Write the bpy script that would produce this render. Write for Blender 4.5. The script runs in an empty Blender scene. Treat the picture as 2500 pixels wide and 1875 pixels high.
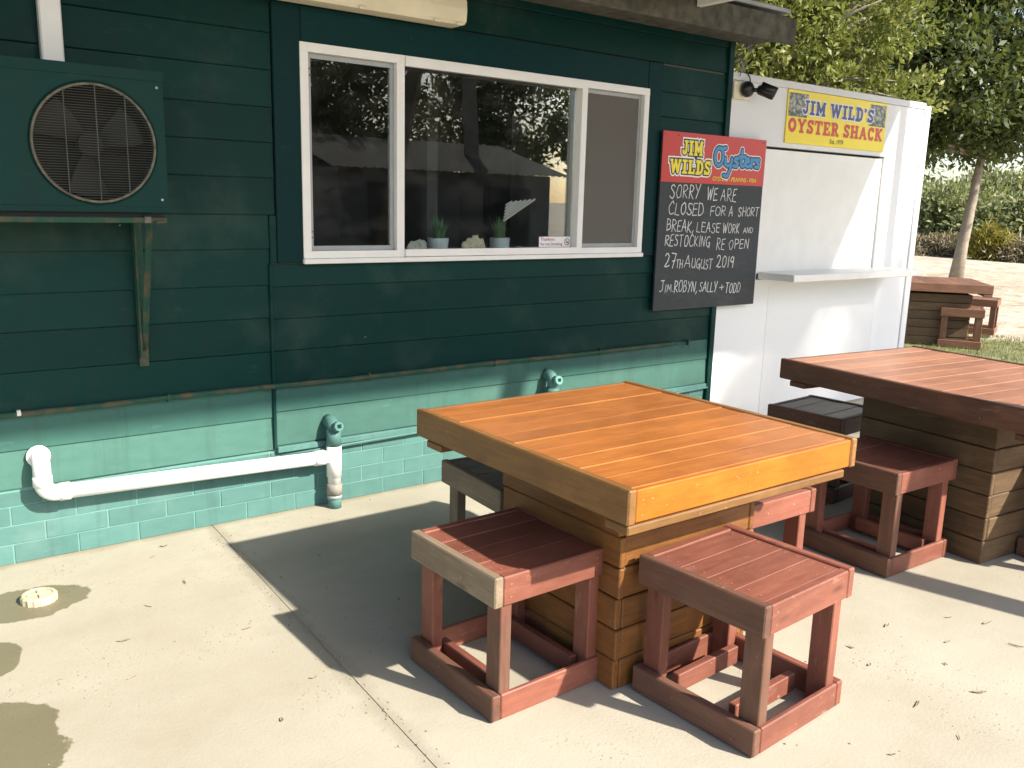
import bpy, bmesh, math, random
import numpy as np
from mathutils import Vector, Matrix

random.seed(7); RNG = np.random.default_rng(11)
S = bpy.context.scene
COL = S.collection
R = math.radians

# ------------------------------------------------------------------ camera
CAM = (0.0, -4.0406, 1.55)
YAW, PITCH, ROLL, FPX = R(37.113), R(11.6434), R(1.5139), 2162.69 / 2500.0
fw = Vector((math.sin(YAW) * math.cos(PITCH), math.cos(YAW) * math.cos(PITCH), -math.sin(PITCH)))
rt = Vector((math.cos(YAW), -math.sin(YAW), 0)); up = rt.cross(fw)
c_, s_ = math.cos(ROLL), math.sin(ROLL)
rt2, up2 = c_ * rt + s_ * up, -s_ * rt + c_ * up
cam = bpy.data.cameras.new('camera'); cam_o = bpy.data.objects.new('camera', cam); COL.objects.link(cam_o)
M = Matrix((rt2, up2, -fw)).transposed().to_4x4(); M.translation = CAM
cam_o.matrix_world = M
cam.sensor_width = 36; cam.lens = FPX * 36; cam.clip_start = 0.05; cam.clip_end = 3000
S.camera = cam_o

# ------------------------------------------------------------------ sky, sun, exposure
SUN = Vector((0.56, -1.24, 1.0)).normalized()
w = bpy.data.worlds.new('World'); S.world = w; w.use_nodes = True
nt = w.node_tree; bg = nt.nodes['Background']
sky = nt.nodes.new('ShaderNodeTexSky'); sky.sky_type = 'NISHITA'; sky.sun_disc = False
sky.sun_elevation = math.asin(SUN.z); sky.sun_rotation = math.atan2(SUN.x, SUN.y)
sky.air_density = 1.0; sky.dust_density = 1.5; sky.ozone_density = 1.0
nt.links.new(sky.outputs[0], bg.inputs[0]); bg.inputs[1].default_value = 0.15
sl = bpy.data.lights.new('sun', 'SUN'); sl.energy = 5.0; sl.angle = R(0.95); sl.color = (1.0, 0.93, 0.80)
so = bpy.data.objects.new('sun', sl); COL.objects.link(so)
so.rotation_euler = SUN.to_track_quat('Z', 'Y').to_euler(); so.location = (10, -24, 20)
S.view_settings.view_transform = 'Standard'; S.view_settings.look = 'None'
S.view_settings.exposure = 1.05; S.view_settings.gamma = 1.0
S.view_settings.use_curve_mapping = False

# ------------------------------------------------------------------ materials
class N:
    def __init__(s, name):
        s.m = bpy.data.materials.new(name); s.m.use_nodes = True
        s.t = s.m.node_tree; s.b = s.t.nodes['Principled BSDF']; s.out = s.t.nodes['Material Output']
    def n(s, typ, **kw):
        x = s.t.nodes.new('ShaderNode' + typ)
        for k, v in kw.items():
            if k in x.inputs.keys(): 
                if isinstance(v, bpy.types.NodeSocket): s.t.links.new(v, x.inputs[k])
                else: x.inputs[k].default_value = v
            else: setattr(x, k, v)
        return x
    def l(s, a, b): s.t.links.new(a, b)
    def obj(s): return s.n('TexCoord').outputs['Object']
    def rnd(s): return s.n('ObjectInfo').outputs['Random']
    def map(s, v, scale=(1, 1, 1), loc=None):
        m = s.n('Mapping'); s.l(v, m.inputs['Vector']); m.inputs['Scale'].default_value = scale
        if loc is not None: s.l(loc, m.inputs['Location'])
        return m.outputs[0]
    def noise(s, v, scale, detail=4, rough=.55, dist=0):
        x = s.n('TexNoise', Scale=scale, Detail=detail, Roughness=rough, Distortion=dist); s.l(v, x.inputs['Vector']); return x.outputs['Fac']
    def ramp(s, f, *stops):
        x = s.n('ValToRGB'); s.l(f, x.inputs[0]); e = x.color_ramp.elements
        while len(e) < len(stops): e.new(.5)
        for i, (p, c) in enumerate(stops):
            e[i].position = p; e[i].color = (c if len(c) == 4 else (*c, 1)) if not isinstance(c, (int, float)) else (c, c, c, 1)
        return x.outputs[0]
    def mix(s, f, a, b, mode='MIX'):
        x = s.n('Mix', data_type='RGBA', blend_type=mode)
        for sock, v in ((x.inputs[0], f), (x.inputs[6], a), (x.inputs[7], b)):
            if isinstance(v, bpy.types.NodeSocket): s.l(v, sock)
            elif isinstance(v, (int, float)): sock.default_value = v
            else: sock.default_value = (*v, 1)
        return x.outputs[2]
    def math(s, op, a, b=None):
        x = s.n('Math', operation=op)
        for i, v in enumerate((a, b)):
            if v is None: continue
            if isinstance(v, bpy.types.NodeSocket): s.l(v, x.inputs[i])
            else: x.inputs[i].default_value = v
        return x.outputs[0]
    def col(s, v):
        if isinstance(v, bpy.types.NodeSocket): s.l(v, s.b.inputs['Base Color'])
        else: s.b.inputs['Base Color'].default_value = (*v, 1)
    def rgh(s, v):
        if isinstance(v, bpy.types.NodeSocket): s.l(v, s.b.inputs['Roughness'])
        else: s.b.inputs['Roughness'].default_value = v
    def bump(s, h, strength=.3, dist=.002):
        x = s.n('Bump', Strength=strength, Distance=dist); s.l(h, x.inputs['Height']); s.l(x.outputs[0], s.b.inputs['Normal'])

def plain(name, c, r=.5, var=.15, scale=12, metal=0, spec=None):
    k = N(name); f = k.noise(k.map(k.obj(), (1, 1, 1)), scale, 5)
    k.col(k.ramp(f, (.3, tuple(x * (1 - var) for x in c)), (.7, tuple(min(1, x * (1 + var)) for x in c))))
    k.rgh(r); k.b.inputs['Metallic'].default_value = metal
    if spec is not None: k.b.inputs['Specular IOR Level'].default_value = spec
    return k.m

def wood(name, dark, light, r=.5, worn=None, worn_amt=.5, grain=1.0, spec=.4, coat=0, scuff=.5, vr=.34):
    k = N(name); o = k.obj(); rd = k.rnd()
    off = k.math('MULTIPLY', rd, 37.0)
    v = k.map(o, (1.6, 13, 13), off)
    f = k.noise(v, 2.2, 5, .6, 1.2)
    fine = k.noise(k.map(o, (4, 120, 120), off), 1.5, 4, .6)
    c = k.ramp(f, (.28, dark), (.72, light))
    c = k.mix(k.math('MULTIPLY', fine, .55 * grain), c, tuple(x * .45 for x in dark))
    knot = k.n('TexVoronoi', Scale=2.3); k.l(k.map(o, (1, 3.2, 3.2), off), knot.inputs['Vector'])
    kf = k.ramp(knot.outputs['Distance'], (.02, 1.0), (.10, 0.0))
    c = k.mix(k.math('MULTIPLY', kf, .6), c, tuple(x * .3 for x in dark))
    if worn:
        wf = k.ramp(k.noise(k.map(o, (2.5, 7, 7), off), 2.6, 7, .68), (worn_amt, 0.0), (worn_amt + .13, 1.0))
        c = k.mix(wf, c, worn)
    gp = k.n('NewGeometry').outputs['Position']
    stn = k.ramp(k.noise(k.map(gp, (1, 1, 1)), 4.2, 6, .65), (.44, 0.0), (.66, 1.0))
    c = k.mix(k.math('MULTIPLY', stn, .42), c, tuple(x * .55 for x in dark))
    sc_ = k.ramp(k.noise(k.map(gp, (1, 2.2, 1)), 46, 3, .6), (.70, 0.0), (.735, 1.0))
    c = k.mix(k.math('MULTIPLY', sc_, scuff), c, tuple(min(.75, x * 1.5 + .16) for x in light))
    hs = k.n('HueSaturation', Color=c); k.l(k.math('ADD', k.math('MULTIPLY', rd, vr), 1 - vr / 2), hs.inputs['Value'])
    k.col(hs.outputs[0])
    k.l(k.math('ADD', k.math('MULTIPLY', f, .25), r - .12), k.b.inputs['Roughness'])
    k.b.inputs['Specular IOR Level'].default_value = spec
    if coat: k.b.inputs['Coat Weight'].default_value = coat; k.b.inputs['Coat Roughness'].default_value = .22
    k.bump(k.math('ADD', fine, k.math('MULTIPLY', f, .6)), .35, .0015)
    return k.m

def paint(name, c, dirt, dirt_lo=.55, r=.42, scale=2.2, chips=True, bmp=.25, spec=.18, var=1.0):
    k = N(name); tc = k.n('NewGeometry').outputs['Position']
    a = k.noise(k.map(tc, (1, 1, 1)), scale, 7, .62)
    b = k.noise(k.map(tc, (1, 1, 2.5)), 9, 6, .6)
    rd = k.rnd()
    cc = k.mix(b, tuple(x * (1 - .18 * var) for x in c), tuple(x * (1 + .15 * var) for x in c))
    cc = k.mix(k.math('MULTIPLY', k.ramp(a, (dirt_lo, 0.0), (dirt_lo + .22, 1.0)), .75), cc, dirt)
    if chips:
        ch = k.ramp(k.noise(k.map(tc, (1, 1, 1)), 23, 2, .5), (.80, 0.0), (.81, 1.0))
        cc = k.mix(k.math('MULTIPLY', ch, .6), cc, (.30, .38, .34))
        streak = k.ramp(k.noise(k.map(tc, (9, 1, .7)), 1.6, 6, .7), (.52, 0.0), (.75, 1.0))
        cc = k.mix(k.math('MULTIPLY', streak, .5), cc, tuple(x * .45 + .012 for x in c))
        edge = k.ramp(k.noise(k.map(tc, (1, 1, 3)), 5.5, 8, .75), (.60, 0.0), (.70, 1.0))
        cc = k.mix(k.math('MULTIPLY', edge, .35), cc, tuple(x * 1.6 + .03 for x in c))
    hs = k.n('HueSaturation', Color=cc); k.l(k.math('ADD', k.math('MULTIPLY', rd, .2), .9), hs.inputs['Value'])
    k.col(hs.outputs[0]); k.l(k.math('ADD', k.math('MULTIPLY', b, .3), r - .15), k.b.inputs['Roughness'])
    k.b.inputs['Specular IOR Level'].default_value = spec
    fine = k.noise(k.map(tc, (1, 1, 1)), 160, 3, .6)
    k.bump(k.math('ADD', k.math('MULTIPLY', fine, .4), b), bmp, .003)
    return k.m

MAT = {}
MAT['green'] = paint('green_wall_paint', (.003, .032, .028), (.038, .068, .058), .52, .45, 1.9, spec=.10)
MAT['greensunlit'] = paint('sunlit_green_paint', (.062, .150, .125), (.10, .18, .15), .56, .5)  # wall green lightened to paint in the sun falling on the lower boards
MAT['greenhalfsunlit'] = paint('half_sunlit_green_paint', (.040, .115, .096), (.08, .15, .13), .56, .5)  # in-between green, softens the edge of the painted sunlight
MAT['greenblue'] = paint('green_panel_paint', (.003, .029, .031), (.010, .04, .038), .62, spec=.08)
MAT['greenbrick'] = paint('green_brick_paint', (.085, .19, .175), (.14, .24, .22), .55, .5, 3)  # brick green, lightened as well for the sun on the base
MAT['mortar'] = paint('green_mortar_paint', (.13, .29, .26), (.2, .33, .3), .5, .6, 4, False)
MAT['darkgreen'] = paint('dark_green_metal', (.008, .042, .038), (.045, .05, .034), .60, .45, 6, spec=.08)
MAT['blade'] = plain('dark_grey_blade', (.022, .023, .022), .6, .2, 8)
MAT['wire'] = plain('dusty_wire', (.075, .078, .068), .6, .2, 8)
MAT['rust'] = plain('rusty_rim', (.12, .105, .075), .6, .5, 40)
MAT['white'] = plain('white_aluminium', (.80, .79, .76), .35, .04, 6)
MAT['whitewall'] = paint('white_wall_paint', (.755, .76, .77), (.72, .72, .715), .68, .5, 1.2, False, bmp=.02, var=.12)
MAT['pvc'] = plain('white_pvc', (.80, .79, .76), .28, .05, 9)
MAT['cream'] = plain('cream_plastic', (.80, .74, .55), .35, .08, 5)
MAT['capcream'] = plain('dirty_cream_plastic', (.52, .46, .31), .6, .25, 40)
MAT['greyalu'] = plain('grey_aluminium', (.32, .34, .35), .4, .1, 8)
MAT['black'] = plain('black_plastic', (.012, .012, .014), .35, .2, 9)
MAT['dark'] = plain('dark_void', (.012, .012, .012), .8, .2, 9)
MAT['roomwall'] = plain('room_wall', (.11, .105, .10), .8, .1, 3)
MAT['roomdark'] = plain('room_dark', (.035, .035, .035), .8, .1, 3)
MAT['roomlight'] = plain('room_pale_door', (.20, .20, .20), .7, .1, 3)
MAT['greycollar'] = plain('grey_rubber', (.26, .24, .21), .7, .15, 30)
MAT['steel'] = plain('nail_steel', (.40, .24, .16), .5, .2, 30)
MAT['fascia'] = plain('weathered_fascia', (.085, .082, .065), .8, .5, 14)
MAT['galv'] = plain('galvanised_sheet', (.42, .43, .43), .45, .15, 5, .3)
MAT['darklining'] = plain('dark_roof_lining', (.035, .034, .03), .8, .2, 2)
MAT['oldroof'] = plain('weathered_roof_sheet', (.038, .036, .033), .9, .4, 2)
MAT['postwood'] = wood('grey_post_wood', (.16, .13, .10), (.30, .25, .19), .7)
RED = ((.20, .066, .042), (.285, .104, .070))
MAT['red'] = wood('red_brown_paint', *RED, r=.52, worn=(.33, .17, .12), worn_amt=.60, grain=.6)
MAT['redworn'] = wood('worn_red_timber', (.125, .056, .036), (.21, .108, .070), r=.65, worn=(.17, .06, .04), worn_amt=.55)
MAT['bare'] = wood('bare_grey_timber', (.20, .145, .095), (.36, .275, .19), r=.72, worn=(.22, .09, .06), worn_amt=.64)
MAT['orange'] = wood('orange_varnish_top', (.34, .108, .020), (.53, .190, .036), r=.42, worn=(.46, .21, .075), worn_amt=.64, grain=.9, coat=.3, vr=.26)
MAT['golden'] = wood('golden_varnish_board', (.40, .115, .006), (.52, .165, .010), r=.42, grain=.55, coat=.2)
MAT['olivewood'] = wood('dull_varnish_side', (.20, .092, .028), (.32, .165, .054), r=.5, worn=(.13, .075, .035), worn_amt=.62)
MAT['pedestal'] = wood('pedestal_timber', (.17, .062, .014), (.30, .125, .032), r=.55, worn=(.09, .048, .02), worn_amt=.6)
MAT['pedestal2'] = wood('grey_brown_pedestal_timber', (.105, .062, .030), (.20, .122, .062), r=.62, worn=(.06, .038, .02), worn_amt=.58)
MAT['salmon'] = wood('faded_red_top', (.34, .145, .078), (.46, .21, .118), r=.45, worn=(.42, .22, .14), worn_amt=.66, grain=.5, coat=.15)
MAT['darkred'] = wood('dark_red_apron', (.10, .042, .026), (.19, .085, .052), r=.55, worn=(.2, .12, .08), worn_amt=.62)
MAT['oldgrey'] = wood('old_grey_seat', (.14, .122, .10), (.34, .30, .25), r=.42, worn=(.05, .04, .032), worn_amt=.6)
MAT['farwood'] = wood('far_table_timber', (.17, .072, .04), (.28, .14, .08), r=.6)
def m_chalk():
    k = N('chalk'); p = k.n('NewGeometry').outputs['Position']
    f = k.ramp(k.noise(p, 330, 3, .7), (.36, 0.0), (.55, 1.0)); k.col(k.mix(f, (.30, .31, .31), (.80, .80, .78))); k.rgh(.95); return k.m
MAT['chalk'] = m_chalk()
def m_board():
    k = N('blackboard'); p = k.n('NewGeometry').outputs['Position']
    sm = k.ramp(k.noise(k.map(p, (1, 1, 2.2)), 5, 7, .7), (.5, 0.0), (.78, 1.0)); fn = k.noise(p, 70, 4, .6)
    c = k.mix(fn, (.014, .019, .024), (.026, .033, .040))
    k.col(k.mix(k.math('MULTIPLY', sm, .35), c, (.11, .12, .125))); k.rgh(.6); return k.m
MAT['board'] = m_board()
MAT['signred'] = plain('sign_red', (.52, .022, .018), .35, .06, 3)
MAT['signyellow'] = plain('sign_yellow', (.86, .68, .012), .35, .04, 3)
MAT['pyellow'] = plain('print_yellow', (.82, .66, .02), .4, .03, 3)
MAT['pwhite'] = plain('print_white', (.80, .80, .80), .4, .03, 3)
MAT['pblack'] = plain('print_black', (.012, .012, .012), .4, .03, 3)
MAT['pblue'] = plain('print_blue', (.035, .25, .55), .4, .05, 3)
MAT['pnavy'] = plain('print_navy', (.035, .055, .20), .4, .1, 9)
MAT['pred'] = plain('print_red', (.58, .035, .03), .4, .1, 9)
MAT['pot'] = plain('pale_blue_pot', (.66, .74, .80), .5, .06, 20)
MAT['shell'] = plain('oyster_shell', (.80, .70, .52), .7, .25, 28)
MAT['shellgrey'] = plain('grey_oyster_shell', (.62, .60, .55), .7, .45, 34)
MAT['potleaf'] = plain('pot_plant_leaf', (.09, .24, .08), .5, .4, 20)
MAT['brown'] = plain('dry_leaf_brown', (.27, .22, .155), .8, .4, 60)

def m_oyster_photo():
    k = N('oyster_photo_print'); o = k.obj()
    v = k.n('TexVoronoi', Scale=34.0); k.l(k.map(o, (1, 1, 1.2)), v.inputs['Vector'])
    f = k.noise(o, 30, 5, .6)
    c = k.ramp(v.outputs['Distance'], (.05, (.62, .62, .57)), (.4, (.32, .33, .30)), (.75, (.05, .055, .055)))
    k.col(k.mix(f, c, (.35, .36, .3), 'OVERLAY')); k.rgh(.4); return k.m
MAT['oysterphoto'] = m_oyster_photo()

def m_glass():
    k = N('window_glass'); t = k.t
    tr = k.n('BsdfTransparent', Color=(.86, .89, .88, 1)); gl = k.n('BsdfGlossy', Roughness=0.0); gl.inputs['Color'].default_value = (1, 1, 1, 1)
    fr = k.n('Fresnel', IOR=1.52); mx = k.n('MixShader')
    k.l(fr.outputs[0], mx.inputs[0]); k.l(tr.outputs[0], mx.inputs[1]); k.l(gl.outputs[0], mx.inputs[2])
    p = k.n('NewGeometry').outputs['Position']; d1 = k.ramp(k.noise(k.map(p, (1, 1, 1.7)), 4.5, 8, .7), (.45, .004), (.8, .05)); d2 = k.ramp(k.noise(p, 120, 2, .5), (.68, 0.0), (.75, .05))
    di = k.n('BsdfDiffuse'); di.inputs['Color'].default_value = (.5, .48, .44, 1); m2 = k.n('MixShader')
    k.l(k.math('ADD', d1, d2), m2.inputs[0]); k.l(mx.outputs[0], m2.inputs[1]); k.l(di.outputs[0], m2.inputs[2]); k.l(m2.outputs[0], k.out.inputs[0])
    return k.m
MAT['glass'] = m_glass()
def m_screen():
    k = N('fly_screen_mesh')
    tr = k.n('BsdfTransparent', Color=(1, 1, 1, 1)); di = k.n('BsdfDiffuse'); di.inputs['Color'].default_value = (.19, .178, .162, 1)
    mx = k.n('MixShader'); mx.inputs[0].default_value = .62
    k.l(tr.outputs[0], mx.inputs[1]); k.l(di.outputs[0], mx.inputs[2]); k.l(mx.outputs[0], k.out.inputs[0]); return k.m
MAT['screen'] = m_screen()

def m_leaf(name, a, b, c, trans=.35):
    k = N(name); att = k.n('Attribute', attribute_name='rnd').outputs['Fac']
    cc = k.ramp(att, (0.0, a), (.55, b), (1.0, c))
    di = k.n('BsdfPrincipled'); k.l(cc, di.inputs['Base Color']); di.inputs['Roughness'].default_value = .5; di.inputs['Specular IOR Level'].default_value = .35
    tl = k.n('BsdfTranslucent'); k.l(k.mix(.5, cc, (.30, .34, .05)), tl.inputs['Color'])
    mx = k.n('MixShader'); mx.inputs[0].default_value = trans
    k.l(di.outputs[0], mx.inputs[1]); k.l(tl.outputs[0], mx.inputs[2]); k.l(mx.outputs[0], k.out.inputs[0]); return k.m
MAT['leafbright'] = m_leaf('leaf_bright', (.075, .10, .022), (.19, .21, .05), (.34, .34, .12), .3)
MAT['leafdark'] = m_leaf('leaf_dark', (.030, .050, .018), (.060, .088, .028), (.13, .15, .055), .25)
MAT['leafolive'] = m_leaf('leaf_olive', (.12, .14, .062), (.20, .22, .095), (.32, .32, .15), .25)  # olive leaf paled to put the far haze into its colour
MAT['leafyellow'] = m_leaf('leaf_yellow', (.16, .14, .025), (.27, .22, .035), (.38, .32, .06), .3)
MAT['leafdry'] = m_leaf('leaf_dry', (.16, .13, .08), (.26, .21, .14), (.36, .31, .22), .15)
MAT['bark'] = wood('pale_bark', (.26, .215, .165), (.46, .40, .32), .85)
MAT['grass'] = m_leaf('grass_blade', (.08, .11, .02), (.14, .17, .04), (.26, .25, .09), .3)

def m_concrete():
    k = N('concrete'); p = k.n('NewGeometry').outputs['Position']
    big = k.noise(p, 1.1, 6, .6); mid = k.noise(p, 6, 6, .62); fine = k.noise(p, 90, 4, .6)
    c = k.ramp(big, (.32, (.325, .29, .222)), (.68, (.45, .42, .345)))
    c = k.mix(k.math('MULTIPLY', k.ramp(k.noise(k.map(p, (1, 1.6, 1)), 2.1, 8, .72), (.5, 0.0), (.68, 1.0)), .45), c, (.31, .275, .205))
    c = k.mix(k.math('MULTIPLY', mid, .45), c, (.46, .43, .36))
    c = k.mix(k.math('MULTIPLY', fine, .3), c, (.28, .25, .19))
    # worn spots where the aggregate shows
    vor = k.n('TexVoronoi', Scale=62.0); k.l(p, vor.inputs['Vector'])
    sp = k.ramp(vor.outputs['Distance'], (.16, 1.0), (.26, 0.0))
    area = k.ramp(k.noise(p, 2.3, 4, .6), (.50, 0.0), (.64, 1.0))
    gate = k.ramp(k.noise(p, 34, 2, .5), (.44, 0.0), (.55, 1.0))
    pit = k.math('MULTIPLY', k.math('MULTIPLY', sp, area), gate)
    c = k.mix(k.math('MULTIPLY', pit, .75), c, (.20, .165, .11))
    # damp patches
    sep = k.n('SeparateXYZ'); k.l(p, sep.inputs[0]); X, Y = sep.outputs[0], sep.outputs[1]
    wob = k.math('MULTIPLY', k.math('SUBTRACT', k.noise(p, 6, 7, .66), .5), 1.5)
    wet = None
    for (cx, cy, rx, ry) in ((.44, -.44, .205, .155), (.26, -.84, .10, .13), (.22, -1.40, .165, .27)):
        dx = k.math('POWER', k.math('ABSOLUTE', k.math('DIVIDE', k.math('SUBTRACT', X, cx), rx)), 2)
        dy = k.math('POWER', k.math('ABSOLUTE', k.math('DIVIDE', k.math('SUBTRACT', Y, cy), ry)), 2)
        d = k.math('ADD', k.math('ADD', dx, dy), wob)
        f = k.ramp(d, (.93, 1.0), (1.0, 0.0))
        wet = f if wet is None else k.math('MAXIMUM', wet, f)
    c = k.mix(wet, c, k.mix(1.0, c, (.46, .45, .36), 'MULTIPLY'))
    # crack-side grime along the saw joint
    jx = k.math('SUBTRACT', X, k.math('ADD', k.math('MULTIPLY', Y, .0475), 1.282))
    jd = k.math('ADD', k.math('ABSOLUTE', jx), k.math('MULTIPLY', k.math('SUBTRACT', mid, .5), .10))
    c = k.mix(k.math('MULTIPLY', k.ramp(jd, (.012, 1.0), (.05, 0.0)), .30), c, (.19, .165, .12))
    # wall-side grime
    wd = k.math('ADD', k.math('ABSOLUTE', Y), k.math('MULTIPLY', k.math('SUBTRACT', mid, .5), .12))
    c = k.mix(k.math('MULTIPLY', k.ramp(wd, (.01, 1.0), (.05, 0.0)), .5), c, (.24, .17, .10))
    k.col(c); k.l(k.math('SUBTRACT', .85, k.math('MULTIPLY', wet, .38)), k.b.inputs['Roughness'])
    k.b.inputs['Specular IOR Level'].default_value = .3
    k.bump(k.math('SUBTRACT', k.math('ADD', fine, mid), k.math('MULTIPLY', pit, 1.2)), .3, .004)
    return k.m
MAT['concrete'] = m_concrete()
def m_sand():
    k = N('pale_sand'); p = k.n('NewGeometry').outputs['Position']
    a = k.noise(p, .35, 7, .65); b = k.noise(p, 5, 6, .65)
    c = k.ramp(a, (.3, (.33, .265, .18)), (.7, (.50, .43, .33)))
    c = k.mix(k.ramp(b, (.5, 0.0), (.75, 1.0)), c, (.62, .58, .50))
    c = k.mix(k.ramp(k.noise(p, 1.7, 6, .7), (.5, 0.0), (.66, .85)), c, (.24, .18, .115))
    k.col(c); k.rgh(.95); k.bump(b, .8, .05); return k.m
MAT['sand'] = m_sand()
MAT['soil'] = plain('lawn_soil', (.17, .17, .075), .95, .4, 3)

# ------------------------------------------------------------------ builders
def link(name, me, mat=None, parent=None):
    o = bpy.data.objects.new(name, me); COL.objects.link(o)
    if mat is not None and me is not None and hasattr(me, 'materials') and len(me.materials) == 0: me.materials.append(MAT[mat] if isinstance(mat, str) else mat)
    elif mat is not None and me is not None:
        mm = MAT[mat] if isinstance(mat, str) else mat
        if me.materials[0] != mm:
            o.material_slots[0].link = 'OBJECT'; o.material_slots[0].material = mm
    if parent is not None: o.parent = parent
    return o
def tag(o, label=None, cat=None, group=None, kind=None):
    for k, v in (('label', label), ('category', cat), ('group', group), ('kind', kind)):
        if v: o[k] = v
    return o
def thing(name, label, cat, loc=(0, 0, 0), rz=0, group=None):
    o = bpy.data.objects.new(name, None); COL.objects.link(o); o.location = loc; o.rotation_euler = (0, 0, rz)
    o.empty_display_size = .1
    return tag(o, label, cat, group)
_cache = {}
def boxmesh(dx, dy, dz, bev):
    key = (round(dx, 4), round(dy, 4), round(dz, 4), bev)
    if key not in _cache:
        bm = bmesh.new(); bmesh.ops.create_cube(bm, size=1)
        bmesh.ops.scale(bm, vec=(dx, dy, dz), verts=bm.verts)
        if bev: bmesh.ops.bevel(bm, geom=bm.edges[:], offset=min(bev, min(dx, dy, dz) * .3), segments=1, affect='EDGES')
        me = bpy.data.meshes.new('box'); bm.to_mesh(me); bm.free(); _cache[key] = me
    return _cache[key]
def box(name, x0, x1, y0, y1, z0, z1, mat, parent=None, bev=.003, grain=True, rot=None):
    """Box given by its extents; local X runs along its longest side so that grain follows the timber."""
    d = [x1 - x0, y1 - y0, z1 - z0]; c = ((x0 + x1) / 2, (y0 + y1) / 2, (z0 + z1) / 2)
    ax = d.index(max(d)) if grain else 0
    key = (round(d[0], 4), round(d[1], 4), round(d[2], 4), bev, mat)
    if ax == 0: dims, e = d, (0, 0, 0)
    elif ax == 1: dims, e = (d[1], d[0], d[2]), (0, 0, math.pi / 2)
    else: dims, e = (d[2], d[1], d[0]), (0, math.pi / 2, 0)
    me0 = boxmesh(*dims, bev)
    kk = (me0.name, mat)
    if kk not in _cache:
        _cache[kk] = me0 if len(me0.materials) == 0 else me0.copy()
        if len(_cache[kk].materials) == 0: _cache[kk].materials.append(MAT[mat])
        else: _cache[kk].materials[0] = MAT[mat]
    o = bpy.data.objects.new(name, _cache[kk]); COL.objects.link(o)
    o.location = c; o.rotation_euler = e
    if rot: o.rotation_euler = (e[0] + rot[0], e[1] + rot[1], e[2] + rot[2])
    if parent is not None: o.parent = parent
    return o
def bm_obj(name, bm, mat, parent=None, smooth=False):
    me = bpy.data.meshes.new(name); bm.to_mesh(me); bm.free()
    if smooth:
        for p in me.polygons: p.use_smooth = True
    return link(name, me, mat, parent)
def pyd(name, v, f, mat, parent=None, smooth=False):
    me = bpy.data.meshes.new(name); me.from_pydata([tuple(x) for x in v], [], f); me.update()
    if smooth:
        for p in me.polygons: p.use_smooth = True
    return link(name, me, mat, parent)
def tube_data(pts, rads, seg=12, cap=True):
    """Tube along a polyline; returns verts, faces."""
    pts = [Vector(p) for p in pts]; V = []; F = []
    if isinstance(rads, (int, float)): rads = [rads] * len(pts)
    prev = None
    for i, p in enumerate(pts):
        if i == 0: t = pts[1] - pts[0]
        elif i == len(pts) - 1: t = pts[-1] - pts[-2]
        else: t = (pts[i + 1] - p).normalized() + (p - pts[i - 1]).normalized()
        t.normalize()
        if prev is None:
            a = Vector((0, 0, 1)) if abs(t.z) < .9 else Vector((1, 0, 0))
            n = t.cross(a).normalized()
        else: n = (prev - t * prev.dot(t)).normalized()
        prev = n; b = t.cross(n)
        for j in range(seg):
            th = 2 * math.pi * j / seg
            V.append(p + (n * math.cos(th) + b * math.sin(th)) * rads[i])
    for i in range(len(pts) - 1):
        for j in range(seg):
            k = (j + 1) % seg
            F.append((i * seg + j, i * seg + k, (i + 1) * seg + k, (i + 1) * seg + j))
    if cap:
        F.append(tuple(range(seg - 1, -1, -1))); F.append(tuple((len(pts) - 1) * seg + j for j in range(seg)))
    return V, F
def tube(name, pts, rads, mat, parent=None, seg=12, smooth=True):
    V, F = tube_data(pts, rads, seg); o = pyd(name, V, F, mat, parent)
    if smooth:
        for p in o.data.polygons: p.use_smooth = len(p.vertices) == 4
    return o
def join_data(parts):
    V, F = [], []
    for v, f in parts:
        n = len(V); V += [tuple(x) for x in v]; F += [tuple(i + n for i in q) for q in f]
    return V, F
def box_data(x0, x1, y0, y1, z0, z1):
    v = [(x, y, z) for x in (x0, x1) for y in (y0, y1) for z in (z0, z1)]
    return v, [(0, 1, 3, 2), (4, 6, 7, 5), (0, 4, 5, 1), (2, 3, 7, 6), (0, 2, 6, 4), (1, 5, 7, 3)]
def arc(c, r, a0, a1, n, plane):
    out = []
    for i in range(n + 1):
        t = a0 + (a1 - a0) * i / n
        u, v = r * math.cos(t), r * math.sin(t)
        out.append({'xz': (c[0] + u, c[1], c[2] + v), 'yz': (c[0], c[1] + u, c[2] + v), 'xy': (c[0] + u, c[1] + v, c[2])}[plane])
    return out

# ------------------------------------------------------------------ ground
def sheet(name, pts, z, mat, kind='structure', thick=None):
    v = [(x, y, z) for x, y in pts]; n = len(v)
    f = [tuple(range(n))]
    if thick:
        v += [(x, y, z - thick) for x, y in pts]
        f += [(i, i + n, (i + 1) % n + n, (i + 1) % n) for i in range(n)]
    o = pyd(name, v, f, mat); bm = bmesh.new(); bm.from_mesh(o.data); bmesh.ops.recalc_face_normals(bm, faces=bm.faces)
    bm.to_mesh(o.data); bm.free()
    return tag(o, kind=kind)
def terrain():
    nr, na = 60, 72; V = [(0, 0, -.075)]; F = []
    for i in range(1, nr + 1):
        r = 2 * (1.13 ** i)
        for j in range(na):
            a = 2 * math.pi * j / na
            x, y = r * math.cos(a), r * math.sin(a)
            z = -.075
            if r > 13: z += .12 * math.sin(x * .33 + 1) * math.sin(y * .29) * min(1, (r - 13) / 10)
            V.append((x, y, z))
    for j in range(na): F.append((0, 1 + j, 1 + (j + 1) % na))
    for i in range(nr - 1):
        for j in range(na):
            a, b = 1 + i * na + j, 1 + i * na + (j + 1) % na
            F.append((a, a + na, b + na, b))
    return tag(pyd('ground', V, F, 'sand', smooth=True), kind='structure')
terrain()
jx = lambda y: 1.282 + .0475 * y
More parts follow.
